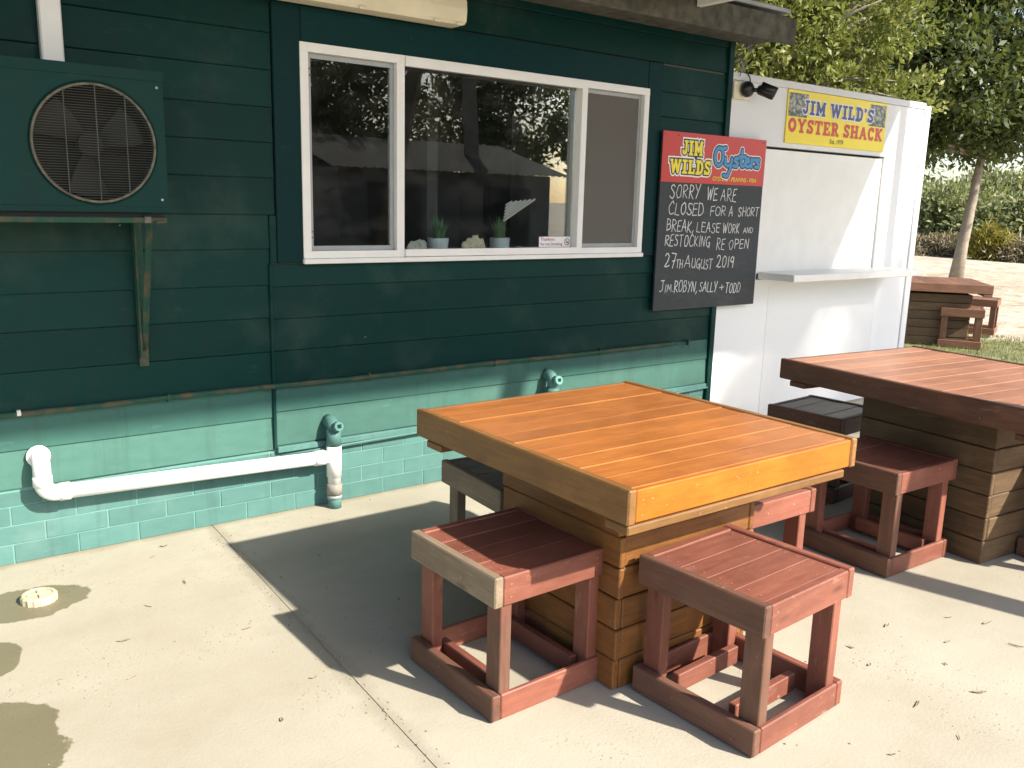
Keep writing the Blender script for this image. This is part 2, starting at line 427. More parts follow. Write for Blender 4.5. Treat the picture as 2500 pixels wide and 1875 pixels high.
sheet('paving_left', [(-7, -9), (jx(-9) - .005, -9), (jx(.02) - .005, .02), (-7, .02)], 0, 'concrete', thick=.12)
sheet('paving_right', [(jx(-9) + .005, -9), (9.3, -9), (9.3, 1.6), (4.9, 1.6), (4.9, .02), (jx(.02) + .005, .02)], 0, 'concrete', thick=.12)
sheet('paving_joint', [(jx(-9) - .02, -9), (jx(-9) + .02, -9), (jx(.015) + .02, .015), (jx(.015) - .02, .015)], -.0025, 'concrete')
sheet('lawn', [(9.3, -6), (12.6, -5), (12.4, .2), (11.6, 1.5), (10.9, 3.5), (9.3, 3.5)], -.035, 'soil')

# ------------------------------------------------------------------ green shop building
bld = thing('shop_building', 'dark green weatherboard shop with brick base and a wide white sliding window', 'building', (2.3, 0, 0))
def P(o):   # parent to building keeping world coordinates
    o.parent = bld; o.matrix_parent_inverse = Matrix.Translation((-2.3, 0, 0)); return o
WX0, WX1, WZ0, WZ1 = 1.767, 4.023, 1.235, 2.240
def wbox(name, *a, **k): return P(box(name, *a, **k))
# backing wall with the window opening, side and rear walls, floor, ceiling
wbox('wall_core', -3.0, WX0, .004, .12, .0, 2.75, 'roomwall', bev=0, grain=False)
wbox('wall_core', WX1, 4.76, .004, .12, .0, 2.75, 'roomwall', bev=0, grain=False)
wbox('wall_core', WX0, WX1, .004, .12, .0, WZ0, 'roomwall', bev=0, grain=False)
wbox('wall_core', WX0, WX1, .004, .12, WZ1, 2.75, 'roomwall', bev=0, grain=False)
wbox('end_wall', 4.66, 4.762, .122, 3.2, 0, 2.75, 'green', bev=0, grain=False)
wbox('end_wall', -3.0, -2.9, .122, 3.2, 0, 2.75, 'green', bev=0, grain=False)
wbox('rear_wall', -2.9, 4.66, 3.0, 3.1, 0, 2.75, 'roomwall', bev=0, grain=False)
wbox('floor_slab', -2.9, 4.66, .122, 3.0, -.02, .05, 'roomdark', bev=0, grain=False)
wbox('ceiling', -2.9, 4.66, .122, 3.0, 2.66, 2.74, 'roomdark', bev=0, grain=False)
wbox('inner_partition', 3.02, 3.10, .9, 3.0, .05, 2.66, 'roomwall', bev=0, grain=False)
wbox('inner_door', 4.2, 4.25, .5, 1.6, .05, 2.2, 'roomlight', bev=.004, grain=False)
wbox('inner_cabinet', 1.2, 2.0, 1.6, 2.2, .05, 2.0, 'roomdark', bev=.004, grain=False)
wbox('inner_counter', 2.0, 4.6, .125, .40, 1.20, 1.245, 'roomlight', bev=.004, grain=False)

# weatherboards: wedge section, lower edge proud
def weatherboard(x0, x1, z0, z1, mat='green', proud=.015, name='wall_board'):
    key = ('wb', round(x1 - x0, 3), round(z1 - z0, 3), mat, proud)
    if key not in _cache:
        L, h = x1 - x0, z1 - z0 - .0025
        sec = [(0.0035, 0), (-proud + .003, 0), (-proud, .004), (-.008, h), (.0035, h)]
        n = max(2, int(L / .35)); V, F = [], []
        for i in range(n + 1):
            x = -L / 2 + L * i / n
            for (y, z) in sec: V.append((x, y + (random.uniform(-.0012, .0012) if y < -.005 and 0 < i < n else 0), z))
        m = len(sec)
        for i in range(n):
            for j in range(m):
                F.append((i * m + j, (i + 1) * m + j, (i + 1) * m + (j + 1) % m, i * m + (j + 1) % m))
        F.append(tuple(range(m))); F.append(tuple(n * m + j for j in range(m - 1, -1, -1)))
        me = bpy.data.meshes.new('wall_board'); me.from_pydata(V, [], F); me.update()
        bm = bmesh.new(); bm.from_mesh(me); bmesh.ops.recalc_face_normals(bm, faces=bm.faces); bm.to_mesh(me); bm.free()
        me.materials.append(MAT[mat]); _cache[key] = me
    o = bpy.data.objects.new(name, _cache[key]); COL.objects.link(o); o.location = ((x0 + x1) / 2, 0, z0); P(o)
    return o
zl = [.328, .490, .650, .815, .980, 1.134, 1.302, 1.459, 1.626, 1.784, 1.940, 2.102, 2.262, 2.42, 2.58, 2.74]
for a, b in zip(zl[:-1], zl[1:]):
    x1 = 1.603 if a < 1.45 else 1.633
    weatherboard(-2.4, x1, a, b, 'greensunlit' if a < .48 else ('greenhalfsunlit' if a < .6 else 'green'), proud=.017 if a > 1.45 else .014)
zr = [.345, .515, .655, .815, .970, 1.125]
for a, b in zip(zr[:-1], zr[1:]): weatherboard(1.607, 4.735, a, b, 'greensunlit' if a < .48 else ('greenhalfsunlit' if a < .6 else 'green'), proud=.014)
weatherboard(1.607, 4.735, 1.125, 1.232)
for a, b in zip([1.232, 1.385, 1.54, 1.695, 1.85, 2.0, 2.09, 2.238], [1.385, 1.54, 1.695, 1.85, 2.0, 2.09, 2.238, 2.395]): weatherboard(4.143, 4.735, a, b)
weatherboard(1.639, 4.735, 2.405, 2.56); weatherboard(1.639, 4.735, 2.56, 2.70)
wbox('architrave', 1.639, WX0 + .008, -.026, .003, 1.236, 2.400, 'greenblue')
wbox('architrave', WX1 - .008, 4.140, -.026, .003, 1.236, 2.400, 'greenblue')
wbox('architrave', WX0 + .009, WX1 - .009, -.025, .003, WZ1 - .008, 2.398, 'greenblue')
wbox('corner_trim', 4.738, 4.785, -.030, .10, 0.0, 2.70, 'green')
wbox('joint_strip', 1.596, 1.612, -.026, .003, .335, 1.235, 'green')
wbox('joint_strip', 1.6045, 1.6385, -.020, .003, 1.2365, 1.4585, 'green')
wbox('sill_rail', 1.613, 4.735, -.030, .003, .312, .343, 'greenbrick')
# painted brick base
wbox('mortar_bed', -2.4, 4.737, -.002, .0035, 0.0, .327, 'mortar', bev=0)
for r_, (a, b) in enumerate([(0.002, .083), (.089, .165), (.171, .248), (.254, .311)]):
    off = .125 if r_ % 2 else 0
    x = -2.27 + off - .022
    while x < 4.72:
        x1 = min(x + .2425, 4.735)
        if x1 - x > .05:
            d = random.uniform(.0042, .0062)
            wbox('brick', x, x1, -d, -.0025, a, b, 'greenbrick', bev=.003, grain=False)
        x += .25
# eave: fascia, soffit, roof sheet
wbox('fascia_board', -3.2, 4.96, -.36, -.325, 2.565, 2.72, 'fascia', bev=.004)
wbox('soffit', -3.2, 4.94, -.322, .003, 2.702, 2.716, 'fascia', bev=0)
wbox('roof_sheet', -3.3, 4.94, -.322, 3.4, 2.752, 2.78, 'galv', bev=.004)
wbox('eave_rail', 1.0, 4.94, -.30, -.02, 2.60, 2.64, 'fascia', bev=.003)

# window: outer frame, sashes, panes
fr = P(pyd('window_frame', *join_data([
    box_data(WX0, WX1, -.034, .06, WZ1 - .040, WZ1), box_data(WX0, WX1, -.034, .06, WZ0 + .022, WZ0 + .056),
    box_data(WX0, WX0 + .040, -.033, .059, WZ0 + .0565, WZ1 - .0405), box_data(WX1 - .040, WX1, -.033, .059, WZ0 + .0565, WZ1 - .0405),
    box_data(2.272, 2.315, -.036, .058, WZ0 + .0565, WZ1 - .0405), box_data(3.482, 3.522, -.036, .058, WZ0 + .0565, WZ1 - .0405),
    box_data(2.318, 3.479, -.046, -.0345, WZ1 - .050, WZ1 - .004), box_data(2.318, 3.479, -.046, -.0345, WZ0 + .024, WZ0 + .060)]), 'white'))
def wsub(o): o.parent = fr; o.matrix_parent_inverse = Matrix.Translation((-2.3, 0, 0)) ; return o
fr.matrix_parent_inverse = Matrix.Translation((-2.3, 0, 0))
def fsub(name, *a, **k):
    o = box(name, *a, **k); o.parent = fr; return o
fsub('window_sill', WX0 - .005, WX1 + .004, -.050, -.0255, WZ0 - .004, WZ0 + .021, 'white')
GZ0, GZ1 = WZ0 + .057, WZ1 - .041
for (a, b, nm) in ((WX0 + .041, 2.271, 'sash'), (3.523, WX1 - .041, 'sash')):
    o = pyd(nm, *join_data([box_data(a, a + .022, -.006, .014, GZ0, GZ1), box_data(b - .022, b, -.006, .014, GZ0, GZ1),
        box_data(a + .0225, b - .0225, -.005, .013, GZ0, GZ0 + .022), box_data(a + .0225, b - .0225, -.005, .013, GZ1 - .022, GZ1)]), 'greyalu'); o.parent = fr
fsub('pane', 1.832, 2.249, .002, .006, GZ0 + .022, GZ1 - .022, 'glass', bev=0)
fsub('pane', 2.316, 3.481, .020, .024, GZ0, GZ1, 'glass', bev=0)
fsub('pane', 3.546, 3.960, .002, .006, GZ0 + .022, GZ1 - .022, 'glass', bev=0)
o = fsub('fly_screen', 3.546, 3.960, -.0045, -.0035, GZ0 + .022, GZ1 - .022, 'screen', bev=0)
o['label'] = 'grey insect screen over the right hand sash'
for z in (GZ0 + .06, GZ1 - .10):
    fsub('sash_clip', 1.802, 1.835, -.012, -.0065, z, z + .004, 'black', bev=0)
    fsub('sash_clip', 1.802, 1.835, -.012, -.0065, z + .028, z + .032, 'black', bev=0)

# ------------------------------------------------------------------ text strokes
def strokes(name, lines, mat, parent, y, rnd_caps=True, ext=0.0, grow=0.0):
    """lines: list of (points[(x,z)...], width). Flat print in the x-z plane facing -y."""
    V, F = [], []; n = 0
    for pts, wd in lines:
        wd = wd + 2 * grow
        for i in range(len(pts) - 1):
            a, b = Vector(pts[i]), Vector(pts[i + 1]); d = b - a
            if d.length < 1e-6: continue
            d.normalize(); q = Vector((-d.y, d.x)) * wd / 2
            if not rnd_caps:
                if i == 0: a = a - d * (grow)
                if i == len(pts) - 2: b = b + d * (grow)
            yy = y - (n % 23) * 3.2e-5; n += 1
            k = len(V)
            for s in (a - q, b - q, b + q, a + q): V.append((s.x, yy, s.y))
            F.append((k, k + 1, k + 2, k + 3))
        for i, p in enumerate(pts):
            if not rnd_caps and (i == 0 or i == len(pts) - 1): continue
            yy = y - (n % 23) * 3.2e-5; n += 1; k = len(V)
            for j in range(10):
                t = 2 * math.pi * j / 10
                V.append((p[0] + math.cos(t) * wd / 2, yy, p[1] + math.sin(t) * wd / 2))
            F.append(tuple(range(k, k + 10)))
    me = bpy.data.meshes.new(name); me.from_pydata(V, [], F); me.update()
    return link(name, me, mat, parent)
def el(cx, cy, rx, ry, a0=90, a1=450, n=14): return [(cx + rx * math.cos(R(a0 + (a1 - a0) * i / n)), cy + ry * math.sin(R(a0 + (a1 - a0) * i / n))) for i in range(n + 1)]
HAND = {
 'A': (.66, [[(0, 0), (.32, 1), (.64, 0)], [(.1, .36), (.56, .36)]]),
 'B': (.6, [[(.05, 0), (.05, 1), (.4, .95), (.5, .76), (.38, .56), (.08, .52)], [(.38, .54), (.58, .34), (.46, .06), (.03, 0)]]),
 'C': (.6, [[(.58, .84), (.42, 1), (.2, .92), (.04, .6), (.05, .28), (.2, .03), (.42, 0), (.6, .12)]]),
 'D': (.64, [[(.04, 0), (.05, 1), (.38, .9), (.6, .6), (.56, .24), (.34, .02), (.04, 0)]]),
 'E': (.52, [[(.5, 1), (.06, 1), (.03, 0), (.5, 0)], [(.05, .52), (.42, .54)]]),
 'F': (.5, [[(.5, 1), (.06, 1), (.03, 0)], [(.05, .52), (.4, .54)]]),
 'G': (.64, [[(.56, .86), (.4, 1), (.18, .9), (.03, .55), (.1, .15), (.34, 0), (.56, .14), (.58, .42), (.36, .42)], [(.58, .42), (.6, -.1)]]),
 'H': (.6, [[(.03, 0), (.05, 1)], [(.55, 0), (.55, 1)], [(.04, .5), (.55, .5)]]),
 'I': (.2, [[(.1, 0), (.1, 1)]]),
 'J': (.5, [[(.1, 1), (.52, 1)], [(.34, 1), (.34, .2), (.2, 0), (.02, .12)]]),
 'K': (.56, [[(.04, 0), (.05, 1)], [(.5, 1), (.06, .45), (.55, 0)]]),
 'L': (.5, [[(.05, 1), (.04, 0), (.5, .02)]]),
 'M': (.72, [[(.02, 0), (.1, 1), (.34, .35), (.58, 1), (.68, 0)]]),
 'N': (.62, [[(.04, 0), (.06, 1), (.52, 0), (.58, 1)]]),
 'O': (.64, [el(.32, .5, .28, .5)]),
 'P': (.54, [[(.04, 0), (.05, 1), (.38, .96), (.5, .74), (.36, .5), (.06, .46)]]),
 'R': (.58, [[(.04, 0), (.05, 1), (.38, .97), (.5, .76), (.36, .54), (.06, .5), (.56, 0)]]),
 'S': (.52, [[(.5, .86), (.34, 1), (.12, .92), (.06, .72), (.22, .54), (.42, .42), (.48, .2), (.32, .01), (.1, .02), (0, .16)]]),
 'T': (.6, [[(0, 1), (.6, 1.02)], [(.3, 1), (.28, 0)]]),
 'U': (.58, [[(.04, 1), (.04, .25), (.2, 0), (.42, .06), (.54, .3), (.54, 1)], [(.54, .3), (.58, 0)]]),
 'W': (.82, [[(.02, 1), (.16, 0), (.38, .8), (.56, 0), (.78, 1)]]),
 'Y': (.56, [[(.02, 1), (.28, .5)], [(.56, 1), (.18, -.05)]]),
 '0': (.6, [el(.3, .48, .25, .46)]), '1': (.2, [[(.1, 0), (.1, .95)]]),
 '2': (.6, [[(.04, .78), (.14, .98), (.36, .98), (.46, .78), (.34, .4), (.02, .02), (.14, .14), (.3, .02), (.58, .1)]]),
 '7': (.56, [[(0, 1), (.54, 1), (.22, 0)], [(.14, .5), (.5, .52)]]),
 '9': (.52, [[(.46, .8), (.3, .98), (.08, .84), (.08, .6), (.3, .5), (.46, .66), (.46, .9), (.4, 0)]]),
 ',': (.22, [[(.14, .1), (.05, -.16)]]), '.': (.2, [[(.08, .04), (.10, .05)]]), '+': (.56, [[(.04, .42), (.54, .46)], [(.3, .18), (.28, .72)]]), ' ': (.42, []), '-': (.4, [[(.08, .45), (.32, .45)]])}
def hand(text, x0, x1, z0, z1, h, wd, slant=.16, jit=.042):
    gap = .15; tot = sum(HAND[c][0] + gap for c in text) - gap; sx = (x1 - x0) / tot; out = []; cx = 0
    for c in text:
        cw, ls = HAND[c]; f = cx / tot; zb = z0 + (z1 - z0) * f + random.uniform(-.05, .05) * h
        hh = h * random.uniform(.92, 1.05)
        for l in ls:
            out.append(([(x0 + sx * (cx + px + random.uniform(-jit, jit)) + slant * py * h * .5, zb + hh * (py + random.uniform(-jit, jit))) for px, py in l], wd * random.uniform(.85, 1.2)))
        cx += cw + gap
    return out
T_, s_T = .235, .15
def V_(x, a=0, b=1): return ([(x, a), (x, b)], T_)
def sf(x, y, h): return ([(x - h, y), (x + h, y)], s_T)
def st(pts, t=T_): return (pts, t)
b0, t0 = .075, .925
SLAB = {
 'I': (.5, [V_(.25), sf(.25, b0, .25), sf(.25, t0, .25)]),
 'J': (.62, [st([(.42, 1), (.42, .28), (.34, .14), (.2, .12), (.1, .2), (.1, .36)], .2), sf(.42, t0, .22)]),
 'M': (1.02, [V_(.2), V_(.82), st([(.16, .97), (.51, .3), (.86, .97)], .2), sf(.2, b0, .2), sf(.82, b0, .2), sf(.14, t0, .14), sf(.88, t0, .14)]),
 'W': (1.16, [st([(.16, .98), (.36, .08), (.58, .9), (.8, .08), (1.0, .98)], .2), sf(.16, t0, .16), sf(1.0, t0, .16), sf(.58, t0, .12)]),
 'L': (.72, [V_(.22), ([(0, b0), (.7, b0)], s_T), ([(.63, 0), (.63, .38)], .14), sf(.22, t0, .22)]),
 'D': (.8, [V_(.24), ([(0, t0), (.44, t0), (.62, .8), (.68, .5), (.62, .2), (.44, b0), (0, b0)], .2)]),
 'S': (.68, [([(.56, .74), (.46, .9), (.24, .9), (.12, .74), (.2, .58), (.46, .44), (.56, .27), (.46, .1), (.22, .1), (.1, .26)], .19), ([(.6, .66), (.6, 1)], .12), ([(.06, 0), (.06, .34)], .12)]),
 'O': (.78, [(el(.39, .5, .28, .4), .22)]),
 'Y': (.86, [st([(.16, .96), (.43, .46)], .2), st([(.72, .96), (.43, .46)], .2), V_(.43, 0, .5), sf(.16, t0, .16), sf(.72, t0, .15), sf(.43, b0, .22)]),
 'T': (.78, [V_(.39), ([(0, t0), (.78, t0)], s_T), ([(.06, .66), (.06, 1)], .12), ([(.72, .66), (.72, 1)], .12), sf(.39, b0, .22)]),
 'E': (.74, [V_(.22), ([(0, t0), (.68, t0)], s_T), ([(0, b0), (.72, b0)], s_T), ([(.22, .5), (.5, .5)], s_T), ([(.64, .68), (.64, 1)], .12), ([(.68, 0), (.68, .34)], .12), ([(.5, .36), (.5, .64)], .1)]),
 'R': (.84, [V_(.22), ([(0, t0), (.46, t0), (.62, .8), (.62, .64), (.46, .5), (.22, .5)], .18), st([(.44, .5), (.66, .08)], .2), sf(.22, b0, .2), sf(.72, b0, .13)]),
 'H': (.94, [V_(.22), V_(.72), ([(.22, .5), (.72, .5)], s_T), sf(.22, b0, .2), sf(.72, b0, .2), sf(.22, t0, .2), sf(.72, t0, .2)]),
 'A': (.9, [st([(.16, .05), (.43, .95)], .18), st([(.43, .95), (.74, .05)], .22), ([(.26, .32), (.62, .32)], .13), sf(.14, b0, .15), sf(.74, b0, .17)]),
 'C': (.74, [([(.6, .72), (.5, .88), (.36, .92), (.2, .8), (.13, .5), (.2, .2), (.36, .08), (.54, .12), (.64, .28)], .21), ([(.64, .64), (.64, 1)], .12)]),
 'K': (.9, [V_(.22), st([(.26, .42), (.7, .92)], .18), st([(.4, .56), (.74, .08)], .22), sf(.22, b0, .2), sf(.22, t0, .2), sf(.72, t0, .16), sf(.76, b0, .16)]),
 "'": (.3, [st([(.15, 1), (.12, .72)], .2)]), ' ': (.42, [])}
def slab(text, x0, x1, z0, z1):
    gap = .1; tot = sum(SLAB[c][0] + gap for c in text) - gap; sx = (x1 - x0) / tot; h = z1 - z0; out = []; cx = 0
    for c in text:
        cw, ls = SLAB[c]
        for pts, t in ls: out.append(([(x0 + sx * (cx + px), z0 + h * py) for px, py in pts], t * (sx + h) / 2 * 1.1))
        cx += cw + gap
    return out
def font_text(name, body, x0, z0, width, mat, parent, y, bold=0.0, shear=0):
    cu = bpy.data.curves.new(name, 'FONT'); cu.body = body; cu.size = 1; cu.offset = bold; cu.shear = shear; cu.resolution_u = 3
    o = bpy.data.objects.new(name, cu); COL.objects.link(o); bpy.context.view_layer.update()
    me = bpy.data.meshes.new_from_object(o); bpy.data.objects.remove(o); bpy.data.curves.remove(cu)
    xs = [v.co.x for v in me.vertices]; s = width / (max(xs) - min(xs)); mn = min(xs)
    for v in me.vertices: v.co = Vector((x0 + (v.co.x - mn) * s, y, z0 + v.co.y * s))
    me.materials.clear()
    return link(name, me, mat, parent)

# ------------------------------------------------------------------ white kiosk wall beside the shop
KY = 0.012
kio = thing('serving_kiosk', 'white painted kiosk with closed serving hatch and shelf beside the green shop', 'kiosk', (6.0, .5, 0))
def K(o): o.parent = kio; o.matrix_parent_inverse = Matrix.Translation((-6.0, -.5, 0)); return o
K(box('wall_panel', 4.787, 5.393, KY, KY + .06, 0, 1.045, 'whitewall', bev=.002, grain=False))
K(box('wall_panel', 5.395, 6.80, KY, KY + .06, 0, 1.045, 'whitewall', bev=.002, grain=False))
K(box('wall_panel', 4.787, 5.237, KY, KY + .06, 1.047, 1.974, 'whitewall', bev=.002, grain=False))
K(box('wall_panel', 4.787, 6.80, KY, KY + .06, 1.975, 2.375, 'whitewall', bev=.002, grain=False))
K(box('wall_panel', 6.80, 7.24, KY, KY + .06, 0, 2.375, 'whitewall', bev=.002, grain=False))
K(box('end_post', 7.242, 7.325, KY - .012, KY + .08, 0, 2.405, 'whitewall', bev=.004, grain=False))
K(box('top_trim', 4.787, 7.241, KY - .012, KY + .08, 2.376, 2.425, 'whitewall', bev=.004, grain=False))
K(box('hatch_panel', 5.247, 6.735, KY + .022, KY + .05, 1.085, 1.958, 'white', bev=.003, grain=False))
K(box('hatch_jamb', 6.737, 6.798, KY + .002, KY + .055, 1.085, 1.973, 'whitewall', bev=.006, grain=False))
K(box('hatch_head', 5.241, 6.735, KY + .05, KY + .06, 1.96, 1.974, 'dark', bev=0, grain=False))
K(box('side_wall', 7.26, 7.32, KY + .09, 2.2, 0, 2.38, 'whitewall', bev=.004, grain=False))
K(box('rear_wall', 4.9, 7.258, 2.14, 2.2, 0, 2.38, 'whitewall', bev=.004, grain=False))
K(box('roof_sheet', 4.79, 7.32, .1, 2.2, 2.384, 2.40, 'galv', bev=0, grain=False))
K(box('shelf', 5.25, 6.93, -.30, KY - .001, 1.050, 1.100, 'white', bev=.004, grain=False))

# yellow sign
ys = thing('shop_sign', 'yellow sign reading OYSTER SHACK in red and navy on the white kiosk', 'sign', (6.05, 0, 2.0))
def Y(o): o.parent = ys; o.matrix_parent_inverse = Matrix.Translation((-6.05, 0, -2.0)); return o
ysy = KY - .002
Y(box('sign_panel', 5.42, 6.682, ysy - .008, ysy, 2.008, 2.372, 'signyellow', bev=.001, grain=False))
f = ysy - .0085
for (a, b) in ((5.432, 5.652), (6.442, 6.664)): Y(box('oyster_picture', a, b, f - .0006, f, 2.192, 2.352, 'oysterphoto', bev=0, grain=False))
for wd_, a_, b_ in (('JIM', 5.595, 5.868), ("WILD'S", 5.926, 6.495)):
    L = slab(wd_, a_, b_, 2.216, 2.312)
    Y(strokes('lettering_outline', L, 'pwhite', None, f - .0012, False, grow=.007)); Y(strokes('lettering', L, 'pnavy', None, f - .0024, False))
for wd_, a_, b_ in (('OYSTER', 5.444, 6.058), ('SHACK', 6.118, 6.64)): Y(strokes('lettering', slab(wd_, a_, b_, 2.086, 2.180), 'pred', None, f - .0012, False))
Y(font_text('lettering', 'Est. 1979', 5.957, 2.031, .17, 'pblack', None, f - .001, .008))

# chalkboard with printed header
cb = thing('chalkboard_sign', 'tall blackboard with red printed header and white chalk closing notice', 'sign', (4.66, -.04, .88))
def B(o): o.parent = cb; o.matrix_parent_inverse = Matrix.Translation((-4.66, .04, -.88)); return o
BX0, BX1, BZ0, BZ1, BY = 4.140, 5.150, .882, 2.005, -.050
B(box('board_panel', BX0, BX1, BY, BY + .016, BZ0, BZ1, 'board', bev=.0015, grain=False))
B(box('header_print', BX0 + .0005, BX1 - .0005, BY - .002, BY - .0005, 1.696, BZ1 - .0005, 'signred', bev=0, grain=False))
f = BY - .0028
for L in (slab('JIM', 4.318, 4.508, 1.866, 1.958), slab('WILDS', 4.212, 4.592, 1.752, 1.838)):
    B(strokes('lettering_outline', L, 'pwhite', None, f, False, grow=.017)); B(strokes('lettering_outline', L, 'pblack', None, f - .0011, False, grow=.0085)); B(strokes('lettering', L, 'pyellow', None, f - .0022, False))
SCR = [el(.10, .55, .09, .34, 70, 440), [(.16, .86), (.24, .9)],
  [(.24, .5), (.24, .28), (.30, .2), (.36, .28), (.38, .5)], [(.38, .5), (.36, .1), (.30, -.2), (.22, -.16)],
  [(.52, .5), (.46, .52), (.44, .42), (.52, .32), (.50, .2), (.42, .22)],
  [(.60, .85), (.58, .3), (.62, .2), (.68, .26)], [(.54, .58), (.68, .6)],
  [(.68, .36), (.77, .42), (.75, .54), (.69, .5), (.68, .3), (.74, .2), (.80, .26)],
  [(.82, .52), (.83, .2)], [(.83, .44), (.89, .52), (.92, .46)],
  [(1.0, .5), (.95, .52), (.93, .42), (1.0, .32), (.98, .2), (.91, .22)]]
L = [([(4.622 + .462 * (px + .00) , 1.768 + .165 * (py + .08) + .006 * px) for px, py in l], .021) for l in SCR]
B(strokes('lettering_outline', L, 'pwhite', None, f - .0002, True, grow=.015)); B(strokes('lettering_outline', L, 'pblack', None, f - .0014, True, grow=.0085)); B(strokes('lettering', L, 'pblue', None, f - .0026, True))
B(font_text('lettering', 'OYSTERS - PRAWNS - FISH', 4.621, 1.7185, .445, 'pyellow', None, f - .0006, .012))
f = BY - .0012
for (t, x0, x1, z0, z1, h, wd) in (
    ('SORRY', 4.232, 4.505, 1.592, 1.604, .088, .0062), ('WE', 4.582, 4.68, 1.598, 1.592, .078, .006), ('ARE', 4.716, 4.875, 1.591, 1.590, .078, .0058),
    ('CLOSED', 4.226, 4.556, 1.494, 1.496, .078, .006), ('FOR', 4.622, 4.778, 1.492, 1.491, .062, .0055), ('A', 4.812, 4.85, 1.49, 1.49, .066, .0055), ('SHORT', 4.908, 5.125, 1.49, 1.494, .058, .0052),
    ('BREAK,', 4.218, 4.47, 1.396, 1.380, .074, .0058), ('LEASE', 4.502, 4.728, 1.384, 1.38, .064, .0055), ('WORK', 4.762, 4.93, 1.380, 1.376, .064, .0055), ('AND', 4.976, 5.078, 1.378, 1.379, .036, .0048),
    ('RESTOCKING', 4.210, 4.640, 1.298, 1.286, .070, .0055), ('RE', 4.708, 4.79, 1.268, 1.272, .074, .0055), ('OPEN', 4.834, 5.045, 1.272, 1.274, .062, .0055),
    ('27', 4.216, 4.318, 1.158, 1.156, .092, .0062), ('TH', 4.325, 4.388, 1.155, 1.154, .052, .005), ('A', 4.408, 4.46, 1.154, 1.152, .088, .0058), ('UGUST', 4.475, 4.680, 1.146, 1.138, .064, .0055), ('2019', 4.722, 4.898, 1.150, 1.145, .078, .006),
    ('J', 4.186, 4.225, 1.004, 1.004, .07, .0055), ('IM.', 4.236, 4.318, 1.001, 1.0, .048, .0052), ('ROBYN,', 4.322, 4.545, .998, .990, .072, .0055), ('SALLY', 4.566, 4.742, .989, .983, .068, .0055), ('+', 4.765, 4.815, .982, .98, .07, .0055), ('TODD', 4.832, 4.992, .974, .973, .066, .0058)):
    B(strokes('chalk_lettering', hand(t, x0, x1, z0, z1, h, wd), 'chalk', None, f))
for (x, z) in ((BX0 + .02, BZ1 - .02), (BX0 + .14, BZ1 - .022), (BX1 - .03, BZ1 - .02), (4.6, BZ0 + .02), (BX0 + .02, BZ0 + .02)):
    B(box('screw', x - .004, x + .004, BY - .0035, BY - .0022, z - .004, z + .004, 'pblack', bev=0, grain=False))
tag(cb.children[1], label=None)

# no-smoking sticker
nsk = thing('sticker', 'small white sticker with red no smoking words in the window corner', 'sticker', (3.37, .018, 1.292))
def G(o): o.parent = nsk; o.matrix_parent_inverse = Matrix.Translation((-3.37, -.018, -1.292)); return o
G(box('sticker_sheet', 3.240, 3.478, .0175, .0192, 1.294, 1.354, 'pwhite', bev=0, grain=False))
MAT['pmaroon'] = plain('print_maroon', (.35, .03, .03), .5, .05, 3)
G(font_text('lettering', 'Thankyou', 3.250, 1.331, .105, 'pmaroon', None, .0170, .01)); G(font_text('lettering', 'for not Smoking', 3.250, 1.304, .165, 'pmaroon', None, .0170, .01))
G(strokes('symbol_ring', [(el(3.450, 1.324, .018, .018), .004), ([(3.438, 1.336), (3.462, 1.312)], .004)], 'pmaroon', None, .0170)); G(strokes('symbol_cigarette', [([(3.441, 1.322), (3.459, 1.322)], .005)], 'pblack', None, .0160))

# ------------------------------------------------------------------ wall-mounted things
# air conditioner
ac = thing('air_conditioner', 'dark green outdoor air conditioner with round wire fan grille on the shop wall', 'air conditioner', (.6, -.2, 1.47))
def A(o): o.parent = ac; o.matrix_parent_inverse = Matrix.Translation((-.6, .2, -1.47)); return o
AX0, AX1, AZ0, AZ1, AY = .10, 1.056, 1.470, 2.003, -.350
CX, CZ, CR = .803, 1.722, .214
A(pyd('casing', *join_data([box_data(AX0, AX1, AY + .004, -.03, AZ1 - .01, AZ1), box_data(AX0, AX1, AY + .004, -.03, AZ0, AZ0 + .01),
    box_data(AX0, AX0 + .01, AY + .004, -.03, AZ0 + .0105, AZ1 - .0105), box_data(AX1 - .01, AX1, AY + .004, -.03, AZ0 + .0105, AZ1 - .0105), box_data(AX0 + .0105, AX1 - .0105, -.05, -.03, AZ0 + .0105, AZ1 - .0105)]), 'darkgreen'))
def front_plate():
    n = 48; V, F = [], []
    for i in range(n):
        t = 2 * math.pi * i / n; c, s = math.cos(t), math.sin(t)
        hx = (AX1 + .003 - CX) if c > 0 else (CX - AX0); hz = (AZ1 - CZ) if s > 0 else (CZ - AZ0)
        k = min(hx / max(abs(c), 1e-6), hz / max(abs(s), 1e-6))
        for rr, yy in ((k, AY), (CR + .014, AY), (CR, AY + .008), (CR - .002, AY + .06)):
            V.append((CX + c * rr, yy, CZ + s * rr))
    # exact corners
    for (x, z) in ((AX1 + .003, AZ1), (AX0, AZ1), (AX0, AZ0), (AX1 + .003, AZ0)):
        i = min(range(n), key=lambda q: (V[q * 4][0] - x) ** 2 + (V[q * 4][2] - z) ** 2); V[i * 4] = (x, AY, z)
    for i in range(n):
        j = (i + 1) % n
        for q in range(3): F.append((i * 4 + q, i * 4 + q + 1, j * 4 + q + 1, j * 4 + q))
    return V, F
A(pyd('front_panel', *front_plate(), 'darkgreen'))
A(box('lid', AX0, AX1 + .006, AY - .004, AY - .0005, AZ1 - .038, AZ1 + .002, 'darkgreen', bev=.001, grain=False)); A(box('bottom_lip', AX0, AX1 + .004, AY - .003, AY - .0005, AZ0, AZ0 + .022, 'darkgreen', bev=.001, grain=False))
